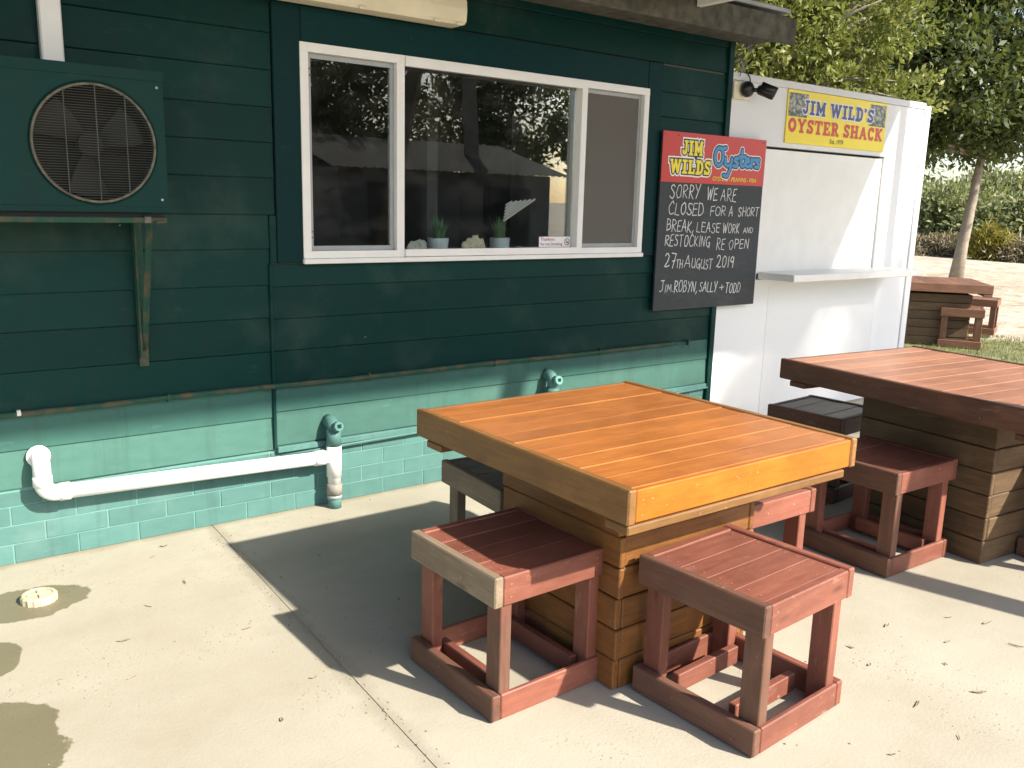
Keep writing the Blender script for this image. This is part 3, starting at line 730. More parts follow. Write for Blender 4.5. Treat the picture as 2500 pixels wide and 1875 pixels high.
for z_ in (AZ0 + .05, AZ1 - .06): A(tube('screw', [(AX1 - .02, AY - .003, z_), (AX1 - .02, AY + .001, z_)], .005, 'greyalu', seg=8))
A(tube('grille_ring', arc((CX, AY - .004, CZ), CR, 0, 2 * math.pi, 48, 'xz'), .0055, 'rust', seg=8))
W = []
for i in range(46):
    z = CZ - CR + (i + .5) * 2 * CR / 46; hw = math.sqrt(max(0, CR ** 2 - (z - CZ) ** 2))
    W.append(tube_data([(CX - hw, AY - .006, z), (CX + hw, AY - .006, z)], .0012, 4))
for dx in (-.10, .008, .112):
    hz = math.sqrt(CR ** 2 - dx ** 2); W.append(tube_data([(CX + dx, AY - .009, CZ - hz), (CX + dx, AY - .009, CZ + hz)], .0022, 4))
o = A(pyd('grille_wires', *join_data(W), 'wire'))
A(tube('fan_hub', [(CX, AY + .07, CZ), (CX, AY + .14, CZ)], .045, 'dark', seg=20))
for k_ in range(3):
    V, F = [], []
    for i in range(7):
        for j in range(7):
            rr = .045 + .15 * i / 6; a = k_ * 2.094 + .35 + (.95 * (j / 6 - .5)) * (1 - .15 * i / 6) + .12 * i / 6
            V.append((CX + rr * math.cos(a), AY + .075 + .05 * j / 6, CZ + rr * math.sin(a)))
    for i in range(6):
        for j in range(6): F.append((i * 7 + j, i * 7 + j + 1, (i + 1) * 7 + j + 1, (i + 1) * 7 + j))
    A(pyd('fan_blade', V, F, 'blade', smooth=True))
A(box('fan_shroud', AX0 + .3, AX1 - .02, AY + .18, AY + .19, AZ0 + .02, AZ1 - .02, 'dark', bev=0, grain=False))
A(box('foot_bolt', .955, .985, AY - .018, AY + .002, 1.435, 1.462, 'darkgreen', bev=.004, grain=False))
# bracket
bk = thing('wall_bracket', 'rusty green triangular steel bracket under the air conditioner', 'bracket', (1.0, 0, .8))
def Q(o): o.parent = bk; o.matrix_parent_inverse = Matrix.Translation((-1.0, 0, -.8)); return o
MAT['rustgreen'] = paint('rusty_green_steel', (.022, .075, .052), (.16, .09, .05), .47, .6, 14)
Q(box('wall_leg', .995, 1.035, -.028, -.020, .80, 1.43, 'rustgreen', bev=.001)); Q(box('wall_leg', .995, 1.003, -.060, -.0285, .84, 1.43, 'rustgreen', bev=.001))
V, F = tube_data([(1.020, -.030, .875), (1.020, -.21, 1.43)], .013, 4); Q(pyd('brace', V, F, 'rustgreen'))
Q(box('arm', .995, 1.035, -.40, -.029, 1.431, 1.438, 'rustgreen', bev=.001))
Q(box('front_rail', -.30, 1.045, -.372, -.335, 1.430, 1.452, 'rustgreen', bev=.003)); Q(box('front_rail', -.30, 1.045, -.334, -.326, 1.4385, 1.4685, 'dark', bev=0))
Q(box('rail_bolt', .958, .984, -.378, -.3725, 1.43, 1.455, 'rust', bev=.004, grain=False))
# duct cover above
dc = box('duct_cover', .694, .774, -.072, -.024, 1.9, 2.74, 'white', bev=.006); tag(dc, 'white rectangular duct cover rising above the air conditioner', 'duct')
# fluorescent light
fl = thing('fluorescent_light', 'cream fluorescent tube light with dusty diffuser above the window', 'light', (2.0, -.1, 2.4))
def FL(o): o.parent = fl; o.matrix_parent_inverse = Matrix.Translation((-2.0, .1, -2.4)); return o
V, F = [], []
sec = [(-.030, 2.50), (-.030, 2.41), (-.045, 2.398), (-.15, 2.398), (-.168, 2.412), (-.174, 2.47), (-.170, 2.515), (-.030, 2.515)]
xs = [1.35, 1.36, 2.575, 2.592]
for i, x in enumerate(xs):
    k_ = .93 if i in (0, 3) else 1.0
    for (y, z) in sec: V.append((x, -.1 + (y + .1) * k_, 2.455 + (z - 2.455) * k_))
m_ = len(sec)
for i in range(3):
    for j in range(m_): F.append((i * m_ + j, (i + 1) * m_ + j, (i + 1) * m_ + (j + 1) % m_, i * m_ + (j + 1) % m_))
F += [tuple(range(m_)), tuple(3 * m_ + j for j in range(m_ - 1, -1, -1))]
FL(pyd('diffuser', V, F, 'cream'))
FL(box('base_tray', 1.34, 2.60, -.16, -.028, 2.517, 2.56, 'white', bev=.004))
for x in (1.62, 2.0, 2.40, 2.53): FL(box('clip', x, x + .03, -.1745, -.166, 2.392, 2.404, 'cream', bev=.001, grain=False))
# conduit along the wall
cd = thing('conduit', 'thin dark green conduit running along the wall below the boards', 'conduit', (2, -.03, .65))
def CD(o): o.parent = cd; o.matrix_parent_inverse = Matrix.Translation((-2, .03, -.65)); return o
pts = [(-2.0 + i * .4, -.034, .650 + .003 * math.sin(i * 1.7)) for i in range(17)]
CD(tube('conduit_pipe', pts, .0125, 'rustgreen', seg=10))
CD(tube('wire_tie', [(.505, -.034, .652), (.52, -.034, .652)], .0145, 'white', seg=10))
for x in (1.1, 2.1, 2.9, 3.7, 4.5): CD(box('saddle_clip', x, x + .012, -.048, -.021, .632, .668, 'rustgreen', bev=.001, grain=False))
# slack cable low on wall
cab = tube('cable', [(1.62 + i * .26, -.036 - .004 * math.sin(i), .300 + .012 * math.sin(i * .55) + (.012 if i > 6 else 0)) for i in range(13)], .006, 'greenbrick', seg=8)
tag(cab, 'thin painted cable clipped low along the green brick base', 'cable')
# white pvc drain
dp = thing('drain_pipe', 'white plastic drain pipe running from a wall elbow to a standing green stub', 'pipe', (1.88, -.08, 0))
def D(o): o.parent = dp; o.matrix_parent_inverse = Matrix.Translation((-1.88, .08, 0)); return o
pr = .033
D(tube('wall_flange', [(.572, -.016, .458), (.572, -.030, .458)], .046, 'pvc', seg=24))
a1 = [(.572, -.02, .458)] + [(.572, -.04 - .04 * math.sin(t), .418 + .04 * math.cos(t)) for t in [i * math.pi / 12 for i in range(7)]] + [(.572, -.08, .36)]
D(tube('elbow', a1, pr + .002, 'pvc', seg=20))
D(tube('socket', [(.572, -.08, .385), (.572, -.08, .345)], pr + .005, 'pvc', seg=20))
a2 = [(.572, -.08, .36)] + [(.622 - .05 * math.cos(t), -.08, .358 - .05 * math.sin(t)) for t in [i * math.pi / 14 for i in range(8)]] + [(.66, -.08, .3075)]
D(tube('elbow', a2, pr + .002, 'pvc', seg=20))
D(tube('socket', [(.630, -.08, .308), (.672, -.08, .307)], pr + .005, 'pvc', seg=20))
D(tube('pipe', [(.65, -.08, .3075), (1.85, -.08, .271)], pr, 'pvc', seg=20))
D(tube('socket', [(1.775, -.08, .2735), (1.83, -.08, .272)], pr + .005, 'pvc', seg=20))
SX, SY = 1.884, -.08
D(tube('tee', [(SX, SY, .165), (SX, SY, .325)], pr + .005, 'pvc', seg=20))
D(tube('pipe', [(SX, SY, .128), (SX, SY, .345)], pr, 'pvc', seg=20))
D(tube('rubber_collar', [(SX, SY, .072), (SX, SY, .128)], pr + .006, 'greycollar', seg=20)); D(tube('hose_clamp', [(SX, SY, .052), (SX, SY, .068)], pr + .005, 'greyalu', seg=20))
o = D(tube('riser_foot', [(SX, SY, 0), (SX, SY, .07)], pr + .001, 'greenbrick', seg=20))
o = D(tube('stub_top', [(SX, SY, .326), (SX, SY, .41)], pr + .004, 'greenbrick', seg=20))
a3 = [(SX, SY, .39)] + [(SX, SY + .035 - .035 * math.cos(t), .405 + .035 * math.sin(t)) for t in [i * math.pi / 12 for i in range(7)]] + [(SX, -.012, .44)]
D(tube('stub_elbow', a3, pr, 'greenbrick', seg=20))
D(tube('screw_cap', [(SX + .004, SY - .03, .428), (SX + .004, SY - .058, .436)], [.027, .024], 'greenbrick', seg=8)); D(box('cap_recess', SX - .006, SX + .014, SY - .062, SY - .0585, .427, .447, 'darkgreen', bev=.002, grain=False))
# second vent stub behind the table
vp = thing('vent_pipe', 'short green capped pipe on the wall behind the orange table', 'pipe', (3.33, -.08, 0))
def VP(o): o.parent = vp; o.matrix_parent_inverse = Matrix.Translation((-3.33, .08, 0)); return o
VX = 3.30
VP(tube('riser', [(VX, SY, 0), (VX, SY, .47)], pr + .001, 'greenbrick', seg=20)); VP(tube('socket', [(VX, SY, .40), (VX, SY, .475)], pr + .007, 'greenbrick', seg=20))
a3 = [(VX, SY, .46)] + [(VX, SY + .04 - .04 * math.cos(t), .50 + .045 * math.sin(t)) for t in [i * math.pi / 12 for i in range(7)]] + [(VX, -.012, .545)]
VP(tube('bend', a3, pr, 'greenbrick', seg=20)); VP(tube('screw_cap', [(VX + .004, SY - .025, .520), (VX + .004, SY - .056, .528)], [.03, .026], 'mortar', seg=16)); VP(box('cap_recess', VX - .006, VX + .014, SY - .06, SY - .0565, .519, .539, 'darkgreen', bev=.002, grain=False))
# security camera
sc = thing('security_camera', 'black bullet security camera on a small white plate on the kiosk wall', 'camera', (4.87, KY, 2.31))
def SC(o): o.parent = sc; o.matrix_parent_inverse = Matrix.Translation((-4.87, -KY, -2.31)); return o
SC(box('mounting_plate', 4.815, 4.985, KY - .028, KY - .013, 2.255, 2.365, 'cream', bev=.003, grain=False))
bm = bmesh.new(); bmesh.ops.create_uvsphere(bm, u_segments=24, v_segments=14, radius=.052); bmesh.ops.scale(bm, vec=(1, .8, 1), verts=bm.verts); bmesh.ops.translate(bm, vec=(4.915, -.045, 2.318), verts=bm.verts)
SC(bm_obj('ball_mount', bm, 'black', smooth=True))
SC(tube('arm', [(4.93, -.06, 2.315), (4.975, -.10, 2.312)], .014, 'black', seg=12))
SC(tube('camera_body', [(4.965, -.085, 2.325), (4.975, -.098, 2.318), (5.025, -.165, 2.284), (5.033, -.175, 2.279)], [.018, .034, .034, .030], 'black', seg=20))
SC(tube('sun_visor', [(4.975, -.105, 2.338), (5.037, -.185, 2.296)], [.034, .036], 'black', seg=6))
SC(tube('cable', [(4.935, -.05, 2.36), (4.96, -.02, 2.40), (4.97, .02, 2.44)], .004, 'black', seg=6)); SC(tube('cable', [(4.80, -.03, 2.48), (4.82, -.05, 2.50), (4.86, -.04, 2.45), (4.87, -.01, 2.40)], .004, 'greyalu', seg=6))

# window-sill things (inside)
def pot(x, y, label):
    t = thing('potted_plant', label, 'plant', (x, y, 1.245), 0, 'potted plants on the window sill')
    prof = [(.0, 0), (.048, 0), (.052, .004), (.060, .10), (.055, .10), (.052, .085), (0, .085)]; V, F = [], []; n = 24
    for (r_, z) in prof:
        for j in range(n): V.append((r_ * math.cos(6.2832 * j / n), r_ * math.sin(6.2832 * j / n), z))
    for i in range(len(prof) - 1):
        for j in range(n): F.append((i * n + j, i * n + (j + 1) % n, (i + 1) * n + (j + 1) % n, (i + 1) * n + j))
    pyd('pot', V, F, 'pot', t, smooth=False)
    parts = []
    for k_ in range(46):
        a = random.uniform(0, 6.28); h = random.uniform(.07, .15); r0 = random.uniform(0, .03); lean = random.uniform(.01, .05); wd = .006
        b = Vector((r0 * math.cos(a), r0 * math.sin(a), .084)); d = Vector((math.cos(a), math.sin(a), 0)); s = Vector((-d.y, d.x, 0)) * wd
        m1 = b + d * lean * .4 + Vector((0, 0, h * .6)); tp = b + d * lean + Vector((0, 0, h))
        parts.append(([b - s, b + s, m1 + s, m1 - s, tp], [(0, 1, 2, 3), (3, 2, 4)]))
    pyd('leaves', *join_data(parts), 'potleaf', t); return t
pot(2.605, .105, 'grassy pot plant in pale blue pot between the grey and cream oyster shells'); pot(3.02, .105, 'grassy pot plant in pale blue pot just below the added white slats')
def shell(x, y, rx, rz, mat, name, label, seed):
    rs = random.Random(seed); V, F = [], []; nu, nv = 22, 8
    wob = [1 + rs.uniform(-.09, .09) for _ in range(nu + 1)]
    for s in (-1, 1):
        for i in range(nu + 1):
            for j in range(nv + 1):
                a = math.pi * i / nu; q = j / nv
                ridge = .004 * math.sin(q * 22 + i * .3)
                V.append((q * rx * math.cos(a) * wob[i], s * (.028 * (1 - q * q) + .006 + ridge) * (1 if j < nv else .25), q * rz * math.sin(a) * wob[i]))
    m = (nu + 1) * (nv + 1)
    for i in range(nu):
        for j in range(nv):
            a = i * (nv + 1) + j; F.append((a, a + 1, a + nv + 2, a + nv + 1)); F.append((m + a, m + a + nv + 1, m + a + nv + 2, m + a + 1))
        a, b = i * (nv + 1) + nv, (i + 1) * (nv + 1) + nv; F.append((a, m + a, m + b, b))
    o = pyd(name, V, F, mat, smooth=True); o.location = (x, y, 1.245); o.rotation_euler = (.25, 0, .1); return tag(o, label, 'shell')
shell(2.82, .09, .098, .118, 'shell', 'oyster_shell', 'large cream oyster shell standing on the window sill', 1)
shell(2.455, .085, .078, .10, 'shellgrey', 'oyster_shell', 'grey crusty oyster shell at the left end of the window sill', 4)
o = shell(3.17, .13, .05, .025, 'shellgrey', 'oyster_shell', 'small flat grey shell on the sill near the sticker', 9); o.rotation_euler = (1.2, 0, 0); o.location.z = 1.262; o.location.y = .11
fan = thing('bright_stripe_slats', 'added white slats in place of a bright striped triangle above the right hand pot plant', 'stand-in', (3.12, .17, 1.245))  # slats added to stand for bright sunlit stripes in the window
p1, p2, p3 = Vector((3.005, .05, 1.442)), Vector((3.02, .05, 1.545)), Vector((3.225, .05, 1.566))
for i in range(6):
    t = i / 6; a = p1.lerp(p2, t); b = p1.lerp(p3, 1).lerp(p2, t * .96)
    V, F = tube_data([a, b], .0060, 6); o = pyd('slat', V, F, 'white'); o.parent = fan; o.matrix_parent_inverse = Matrix.Translation((-3.12, -.17, -1.245))
V, F = tube_data([(3.03, .056, 1.225), (3.012, .056, 1.45)], .003, 6); o = pyd('stick', V, F, 'postwood'); o.parent = fan; o.matrix_parent_inverse = Matrix.Translation((-3.12, -.17, -1.245))

# ------------------------------------------------------------------ stools and tables
def nails(name, pts, parent):
    parts = []
    for (x, y, z, ax) in pts:
        v = []
        for j in range(6):
            c, s = .0023 * math.cos(j * 1.047), .0023 * math.sin(j * 1.047)
            v.append({'z': (x + c, y + s, z), 'y': (x + c, y, z + s), 'x': (x, y + c, z + s)}[ax])
        parts.append((v, [tuple(range(6))]))
    o = pyd(name, *join_data(parts), 'steel', parent); o['kind'] = 'stuff'; return o
def stool(label, loc, rz, mats, group, inner='y', s=.47, h=.47, simple=False):
    t = thing('wooden_stool', label, 'stool', loc, rz, group); a = s / 2; T = .032
    side_l, side_r, main, top = mats
    box('side_board', -a, -a + T, -a, a, h - .097, h, side_l, t, .004); box('side_board', a - T, a, -a, a, h - .097, h, side_r, t, .004)
    box('front_board', -a + T + .001, a - T - .001, -a + .001, -a + T, h - .096, h - .003, main, t, .004); box('back_board', -a + T + .001, a - T - .001, a - T, a - .001, h - .096, h - .003, main, t, .004)
    y0, y1 = -a + T + .002, a - T - .002; n = 4; pw = (y1 - y0) / n
    for i in range(n):
        dz = random.uniform(-.002, .001)
        box('seat_plank', -a + T + .003, a - T - .003, y0 + i * pw + .0006, y0 + (i + 1) * pw - .0006, h - .028 + dz, h - .006 + dz, top, t, .0016)
    lx, ly = .042, .070; i_ = .034
    for sx in (-1, 1):
        for sy in (-1, 1):
            x, y = sx * (a - i_ - lx / 2), sy * (a - i_ - ly / 2 + .02)
            box('leg', x - lx / 2, x + lx / 2, y - ly / 2, y + ly / 2, .0, h - .0975 if abs(x) > a - T else h - .03, ('redworn' if side_l == 'bare' and main == 'red' else side_l) if sx < 0 and sy < 0 else main, t, .003)
    bh = .088
    box('base_board', -a, -a + T, -a, a, .004, bh, 'redworn' if side_l == 'bare' and main == 'red' else side_l, t, .004); box('base_board', a - T, a, -a, a, .004, bh, main, t, .004)
    box('base_board', -a + T + .001, a - T - .001, -a, -a + T - .002 - .012, .004, bh - .001, main, t, .004); box('base_board', -a + T + .001, a - T - .001, a - T + .014, a, .004, bh - .001, main, t, .004)
    if inner == 'y':
        for sx in (-1, 1):
            x = sx * (a - i_ - lx - .016); box('inner_rail', x - .014, x + .014, -a + .06, a - .06, .02, bh - .004, main, t, .003)
    else:
        for yy in (-.10, .12): box('inner_rail', -a + T + .046, a - T - .046, yy - .014, yy + .014, .02, bh - .004, main, t, .003)
    if not simple:
        P_ = []
        for i in range(n):
            for sx in (-1, 1):
                for q in (.28, .72): P_.append((sx * (a - T - .035) + random.uniform(-.005, .005), y0 + (i + q) * pw, h - .0035, 'z'))
        for sx in (-1, 1):
            for z in (h - .03, h - .07): P_.append((sx * (a - T - .03), -a - .0004 + .001, z, 'y'))
        nails('nail_heads', P_, t)
    return t
def table(label, loc, rz, L, Wd, H, mats, ped, group, nplank=10, nails_on=True):
    t = thing('wooden_table', label, 'table', loc, rz, group); a, b = L / 2, Wd / 2; T = .032; ah = .105
    top, side, front, pm, rail = mats
    box('side_board', -a, -a + T, -b, b, H - ah, H, side, t, .005); box('side_board', a - T, a, -b, b, H - ah, H, side, t, .005)
    box('front_apron', -a + T + .001, a - T - .001, -b + .004, -b + .026, H - ah + .003, H - .004, front, t, .004); box('back_apron', -a + T + .001, a - T - .001, b - .026, b - .004, H - ah + .003, H - .004, side, t, .004)
    y0, y1 = -b + .028, b - .028; pw = (y1 - y0) / nplank
    for i in range(nplank):
        dz = random.uniform(-.0025, .0)
        box('top_plank', -a + T + .003, a - T - .003, y0 + i * pw + .0008, y0 + (i + 1) * pw - .0008, H - .026 + dz, H - .003 + dz, top, t, .002)
    box('under_rail', -a + .004, a - .06, -b + .002, -b + .10, H - ah - .030, H - ah - .002, rail, t, .004)
    box('under_rail', -a + .004, a - .004, b - .17, b - .07, H - ah - .030, H - ah - .002, rail, t, .004)
    px0, px1, py0, py1 = ped; rows = 6; zt = H - ah - .032; rh = zt / rows
    for i in range(rows):
        z0, z1 = i * rh + .002, (i + 1) * rh - .002
        j = lambda: random.uniform(-.004, .004)
        box('pedestal_plank', px0 + .028, px1 - .028, py0 + j() + .004, py0 + .028, z0, z1, pm, t, .004)
        box('pedestal_plank', px0 + .028, px1 - .028, py1 - .028, py1 + j() - .004, z0, z1, pm, t, .004)
        box('pedestal_plank', px0 + j() + .002, px0 + .0275, py0 + .002 + j(), py1, z0, z1, pm, t, .004); box('pedestal_plank', px1 - .0275, px1 + j() - .002, py0 + j() + .002, py1, z0, z1, pm, t, .004)
    if nails_on:
        P_ = []
        for i in range(nplank):
            for sx in (-1, 0, 1):
                for q in (.25, .75): P_.append((sx * (a - T - .05) + random.uniform(-.01, .01), y0 + (i + q) * pw, H + .0005 - .003, 'z'))
        for x in (-a + .06, -.09, -.02, a - .2, a - .06):
            for z in (H - .035, H - .08): P_.append((x, -b + .0034, z, 'y'))
        nails('nail_heads', P_, t)
    return t
gT, gS = 'wooden outdoor tables', 'wooden stools around the tables'
table('square orange varnished timber table with plank top standing nearest the camera', (2.238, -1.793, 0), R(-.3), 1.105, 1.16, .77,
      ('orange', 'olivewood', 'golden', 'pedestal', 'olivewood'), (-.378, .287, -.377, .253), gT)
table('square table with faded red plank top and dark apron at the right edge', (4.382, -1.959, 0), R(-6), 1.12, 1.36, .78,
      ('salmon', 'darkred', 'darkred', 'pedestal2', 'darkred'), (-.376, .30, -.413, .29), gT, 12, nails_on=False)
stool('red brown stool tucked under the orange table on its shaded left side', (1.66, -1.858, 0), R(1), ('bare', 'red', 'red', 'red'), gS)
stool('red brown stool with sunlit plank seat at the front of the orange table', (2.165, -2.415, 0), R(3), ('redworn', 'red', 'red', 'red'), gS, 'x')
stool('weathered grey stool behind the orange table close to the green wall', (2.165, -1.235, 0), R(-4), ('bare', 'bare', 'bare', 'oldgrey'), gS)
stool('red brown stool half hidden at the right side of the orange table', (2.765, -1.86, 0), R(-1), ('red', 'red', 'red', 'red'), gS, 'x')
stool('red brown stool between the two tables tucked under the faded red one', (3.70, -1.95, 0), R(-2), ('redworn', 'red', 'red', 'red'), gS)
stool('dark stool with worn grey black seat behind the faded red table', (4.33, -1.235, 0), R(4), ('darkred', 'darkred', 'darkred', 'oldgrey'), gS, s=.45)
stool('red brown stool mostly cut off by the right edge of the picture', (4.44, -2.62, 0), R(-6), ('redworn', 'red', 'red', 'red'), gS)
table('distant brown timber table standing on the grass beyond the white kiosk', (10.85, 1.68, -.03), R(38), 1.15, 1.15, .76, ('farwood', 'farwood', 'farwood', 'pedestal2', 'farwood'), (-.4, .4, -.4, .4), gT, 8, False)
stool('brown stool on the grass in front of the distant table', (10.78, 1.22, -.03), R(28), ('farwood', 'farwood', 'farwood', 'farwood'), gS, simple=True)
stool('brown stool on the grass behind the distant table, only its top showing', (12.25, 1.72, -.03), R(20), ('farwood', 'farwood', 'farwood', 'farwood'), gS, simple=True)

# ------------------------------------------------------------------ drain cap and litter
dcp = thing('floor_drain', 'round cream ribbed drain cap lying in a damp patch on the concrete', 'drain', (.475, -.435, 0))
V, F = [], []; n = 48
prof = [(.062, 0), (.062, .022), (.058, .028), (.048, .028), (.046, .024), (0.0, .024)]
for (r_, z) in prof:
    for j in range(n):
        rr = r_ + (.003 if (j % 3 == 0 and r_ > .06) else 0); V.append((rr * math.cos(6.2832 * j / n), rr * math.sin(6.2832 * j / n), z))
for i in range(len(prof) - 1):
    for j in range(n): F.append((i * n + j, i * n + (j + 1) % n, (i + 1) * n + (j + 1) % n, (i + 1) * n + j))
pyd('cap_body', V, F, 'capcream', dcp); box('cap_bar', -.04, .04, -.004, .004, .0245, .030, 'capcream', dcp, .001); box('cap_bar', -.004, .004, -.04, -.0045, .0245, .0295, 'capcream', dcp, .001); box('cap_bar', -.004, .004, .0045, .04, .0245, .0295, 'capcream', dcp, .001)
def leafmesh(L, Wd, curl):
    V, F = [], []; n = 6
    for i in range(n + 1):
        q = i / n; ww = Wd * math.sin(math.pi * min(1, q * .95 + .03)) ** .7
        z = curl * (q - .4) ** 2 + .002
        V += [(L * (q - .5), -ww / 2, z + .004), (L * (q - .5), 0, z), (L * (q - .5), ww / 2, z + .005)]
    for i in range(n):
        for j in range(2): a = i * 3 + j; F.append((a, a + 1, a + 4, a + 3))
    return V, F
proto = [pyd('dry_leaf', *leafmesh(l, wd, c), 'brown') for l, wd, c in ((.07, .018, .016), (.05, .02, .022), (.085, .009, .012))]
pl = [p.data for p in proto]
for p in proto: bpy.data.objects.remove(p)
LV = [(2.86, -2.86), (2.72, -2.55), (3.30, -2.78), (3.05, -2.42), (2.78, -2.44), (2.55, -2.95), (3.12, -2.62), (2.30, -2.88), (1.95, -2.95), (3.32, -2.52), (2.95, -2.70), (.98, -.58), (.95, -.24), (1.02, -.15), (.80, -.72), (.66, -.95), (1.32, -.75), (1.43, -.95), (1.55, -.62), (1.10, -1.55), (.62, -1.22), (1.05, -1.1), (1.62, -1.2), (2.62, -2.78), (3.40, -2.63), (.92, -1.72)]
for i, (x, y) in enumerate(LV):
    o = bpy.data.objects.new('dry_leaf', pl[i % 3]); COL.objects.link(o); o.location = (x, y, .001); o.rotation_euler = (0, 0, random.uniform(0, 6.28)); k_ = random.uniform(.35, .7); o.scale = (k_, k_, k_)
    where = 'in front of the shaded wall' if y > -.3 else 'on the open paving at the lower right' if x > 1.8 else 'in the shadow left of the orange table' if x > 1.28 else 'on the bare paving left of the joint'
    tag(o, 'small dry leaf lying ' + where.replace('in front of the shaded wall', 'close to the green brick base'), 'leaf', 'dry leaves ' + where.replace('in front of the shaded wall', 'close to the green brick base'))
V, F = [], []
parts = []
for k_ in range(300):
    if k_ < 190: t = random.uniform(-2.6, -.02); x, y = jx(t) + random.gauss(0, .03), t
    else: x, y = random.uniform(.2, 4.2), random.uniform(-3.1, -.05)
    r_ = random.uniform(.0015, .005); parts.append(([(x + r_, y, .001), (x, y + r_, .001), (x - r_, y, .001), (x, y - r_, .001), (x, y, .001 + r_)], [(0, 1, 4), (1, 2, 4), (2, 3, 4), (3, 0, 4)]))
o = pyd('grit', *join_data(parts), 'brown'); tag(o, 'fine grit and crumbs along the paving joint', 'grit', kind='stuff')

# ------------------------------------------------------------------ carport roof over the terrace (above the frame; casts the long wall shadow)
cp = thing('terrace_roof', 'corrugated terrace roof on timber posts over the seating area', 'roof', (4.6, -3.6, 0))
def C(o): o.parent = cp; o.matrix_parent_inverse = Matrix.Translation((-4.6, 3.6, 0)); return o
RZ, RYO, RX1 = 3.56, -3.62, 7.49
V, F = [], []; nx = 150
for i in range(nx + 1):
    x = -4 + (RX1 + 4) * i / nx; z = RZ + .018 * (1 if i % 2 else 0)
    V += [(x, RYO, z), (x, .6, z), (x, RYO, z + .003), (x, .6, z + .003)]
for i in range(nx):
    a, b = i * 4, (i + 1) * 4; F += [(a, a + 1, b + 1, b), (a + 2, b + 2, b + 3, a + 3)]
C(pyd('roof_sheet', V, F, 'darklining'))
C(box('outer_beam', -4, RX1, RYO + .01, RYO + .06, RZ - .13, RZ - .002, 'postwood')); C(box('end_beam', RX1 - .05, RX1, RYO + .062, .6, RZ - .13, RZ - .002, 'postwood'))
PYY = RYO + .11
V, F = tube_data([(3.89, -3.53, 0), (4.67, -3.53, 3.42)], .085, 4); C(pyd('post', V, F, 'postwood'))
C(box('post', RX1 - .088, RX1 - .002, -1.16, -1.075, 0, RZ - .135, 'postwood')); C(box('post', -3.0, -2.9, PYY - .05, PYY + .05, 0, RZ - .135, 'postwood'))
# short white outrigger and lining visible above the eave
aw = thing('awning_lining', 'dark awning lining with white edge board just above the shop eave', 'awning', (3.0, -.4, 2.72))
def AW(o): o.parent = aw; o.matrix_parent_inverse = Matrix.Translation((-3.0, .4, -2.72)); return o
AW(box('lining_sheet', -3, 4.02, -1.6, -.365, 2.735, 2.75, 'fascia', bev=0)); AW(box('edge_board', 4.022, 4.062, -1.6, -.365, 2.66, 2.752, 'white', bev=.003))
# ------------------------------------------------------------------ vegetation
def leaf_cloud(name, centers, radii, nclus, nleaf, size, mat, parent, up=.5, droop=0.0, crad=.35, shell=.55, seed=1, narrow=.45):
    """Leaf faces gathered in twig clusters through the outer volume of several lobes."""
    rng = np.random.default_rng(seed); C_ = []; O_ = []
    tot = sum(r[0] * r[1] * r[2] for r in radii) 
    vol = np.array([(r[0] * r[1] * r[2]) ** (2 / 3) for r in radii]); vol = vol / vol.sum()
    for c, r, f in zip(centers, radii, vol):
        n = max(3, int(nclus * f)); d = rng.normal(size=(n, 3)); d /= np.linalg.norm(d, axis=1)[:, None]
        q = shell + (1 - shell) * rng.random(n) ** .6; q *= 1 + .16 * np.sin(d[:, 0] * 5 + c[0]) * np.cos(d[:, 2] * 6 + c[1])
        C_.append(np.array(c) + d * q[:, None] * np.array(r)); O_.append(d)
    Cc = np.concatenate(C_); Oo = np.concatenate(O_); n = len(Cc)
    cr = crad * rng.uniform(.6, 1.4, n)
    base = np.repeat(Cc, nleaf, 0); od = np.repeat(Oo, nleaf, 0); N_ = n * nleaf
    offs = rng.normal(size=(N_, 3)) * np.repeat(cr, nleaf)[:, None] * .55; offs[:, 2] *= .7
    pos = base + offs; pos[:, 2] -= droop * np.abs(rng.normal(size=N_))
    dr = rng.normal(size=(N_, 3)) + od * .9 + offs * 1.0; dr[:, 2] += .25 - droop * 3
    dr /= np.linalg.norm(dr, axis=1)[:, None]
    nm = rng.normal(size=(N_, 3)) + od * .6; nm[:, 2] += up * 2
    sd = np.cross(dr, nm); sd /= np.linalg.norm(sd, axis=1)[:, None] + 1e-9
    nn = np.cross(sd, dr)
    s = size * rng.uniform(.42, 1.5, N_)[:, None]
    a = pos; b = pos + dr * s * .5 + sd * s * narrow * .5 + nn * s * .08; c = pos + dr * s; d = pos + dr * s * .5 - sd * s * narrow * .5 + nn * s * .08
    co = np.stack([a, b, c, d], 1).reshape(-1, 3)
    me = bpy.data.meshes.new(name); me.vertices.add(N_ * 4); me.vertices.foreach_set('co', co.ravel())
    me.loops.add(N_ * 4); me.loops.foreach_set('vertex_index', np.arange(N_ * 4, dtype=np.int32))
    me.polygons.add(N_); me.polygons.foreach_set('loop_start', np.arange(0, N_ * 4, 4, dtype=np.int32)); me.polygons.foreach_set('loop_total', np.full(N_, 4, dtype=np.int32))
    me.update(calc_edges=True)
    at = me.attributes.new('rnd', 'FLOAT', 'FACE'); cl = np.repeat(rng.random(n), nleaf)
    at.data.foreach_set('value', np.clip(.55 * cl + .45 * rng.random(N_), 0, 1))
    return link(name, me, mat, parent)
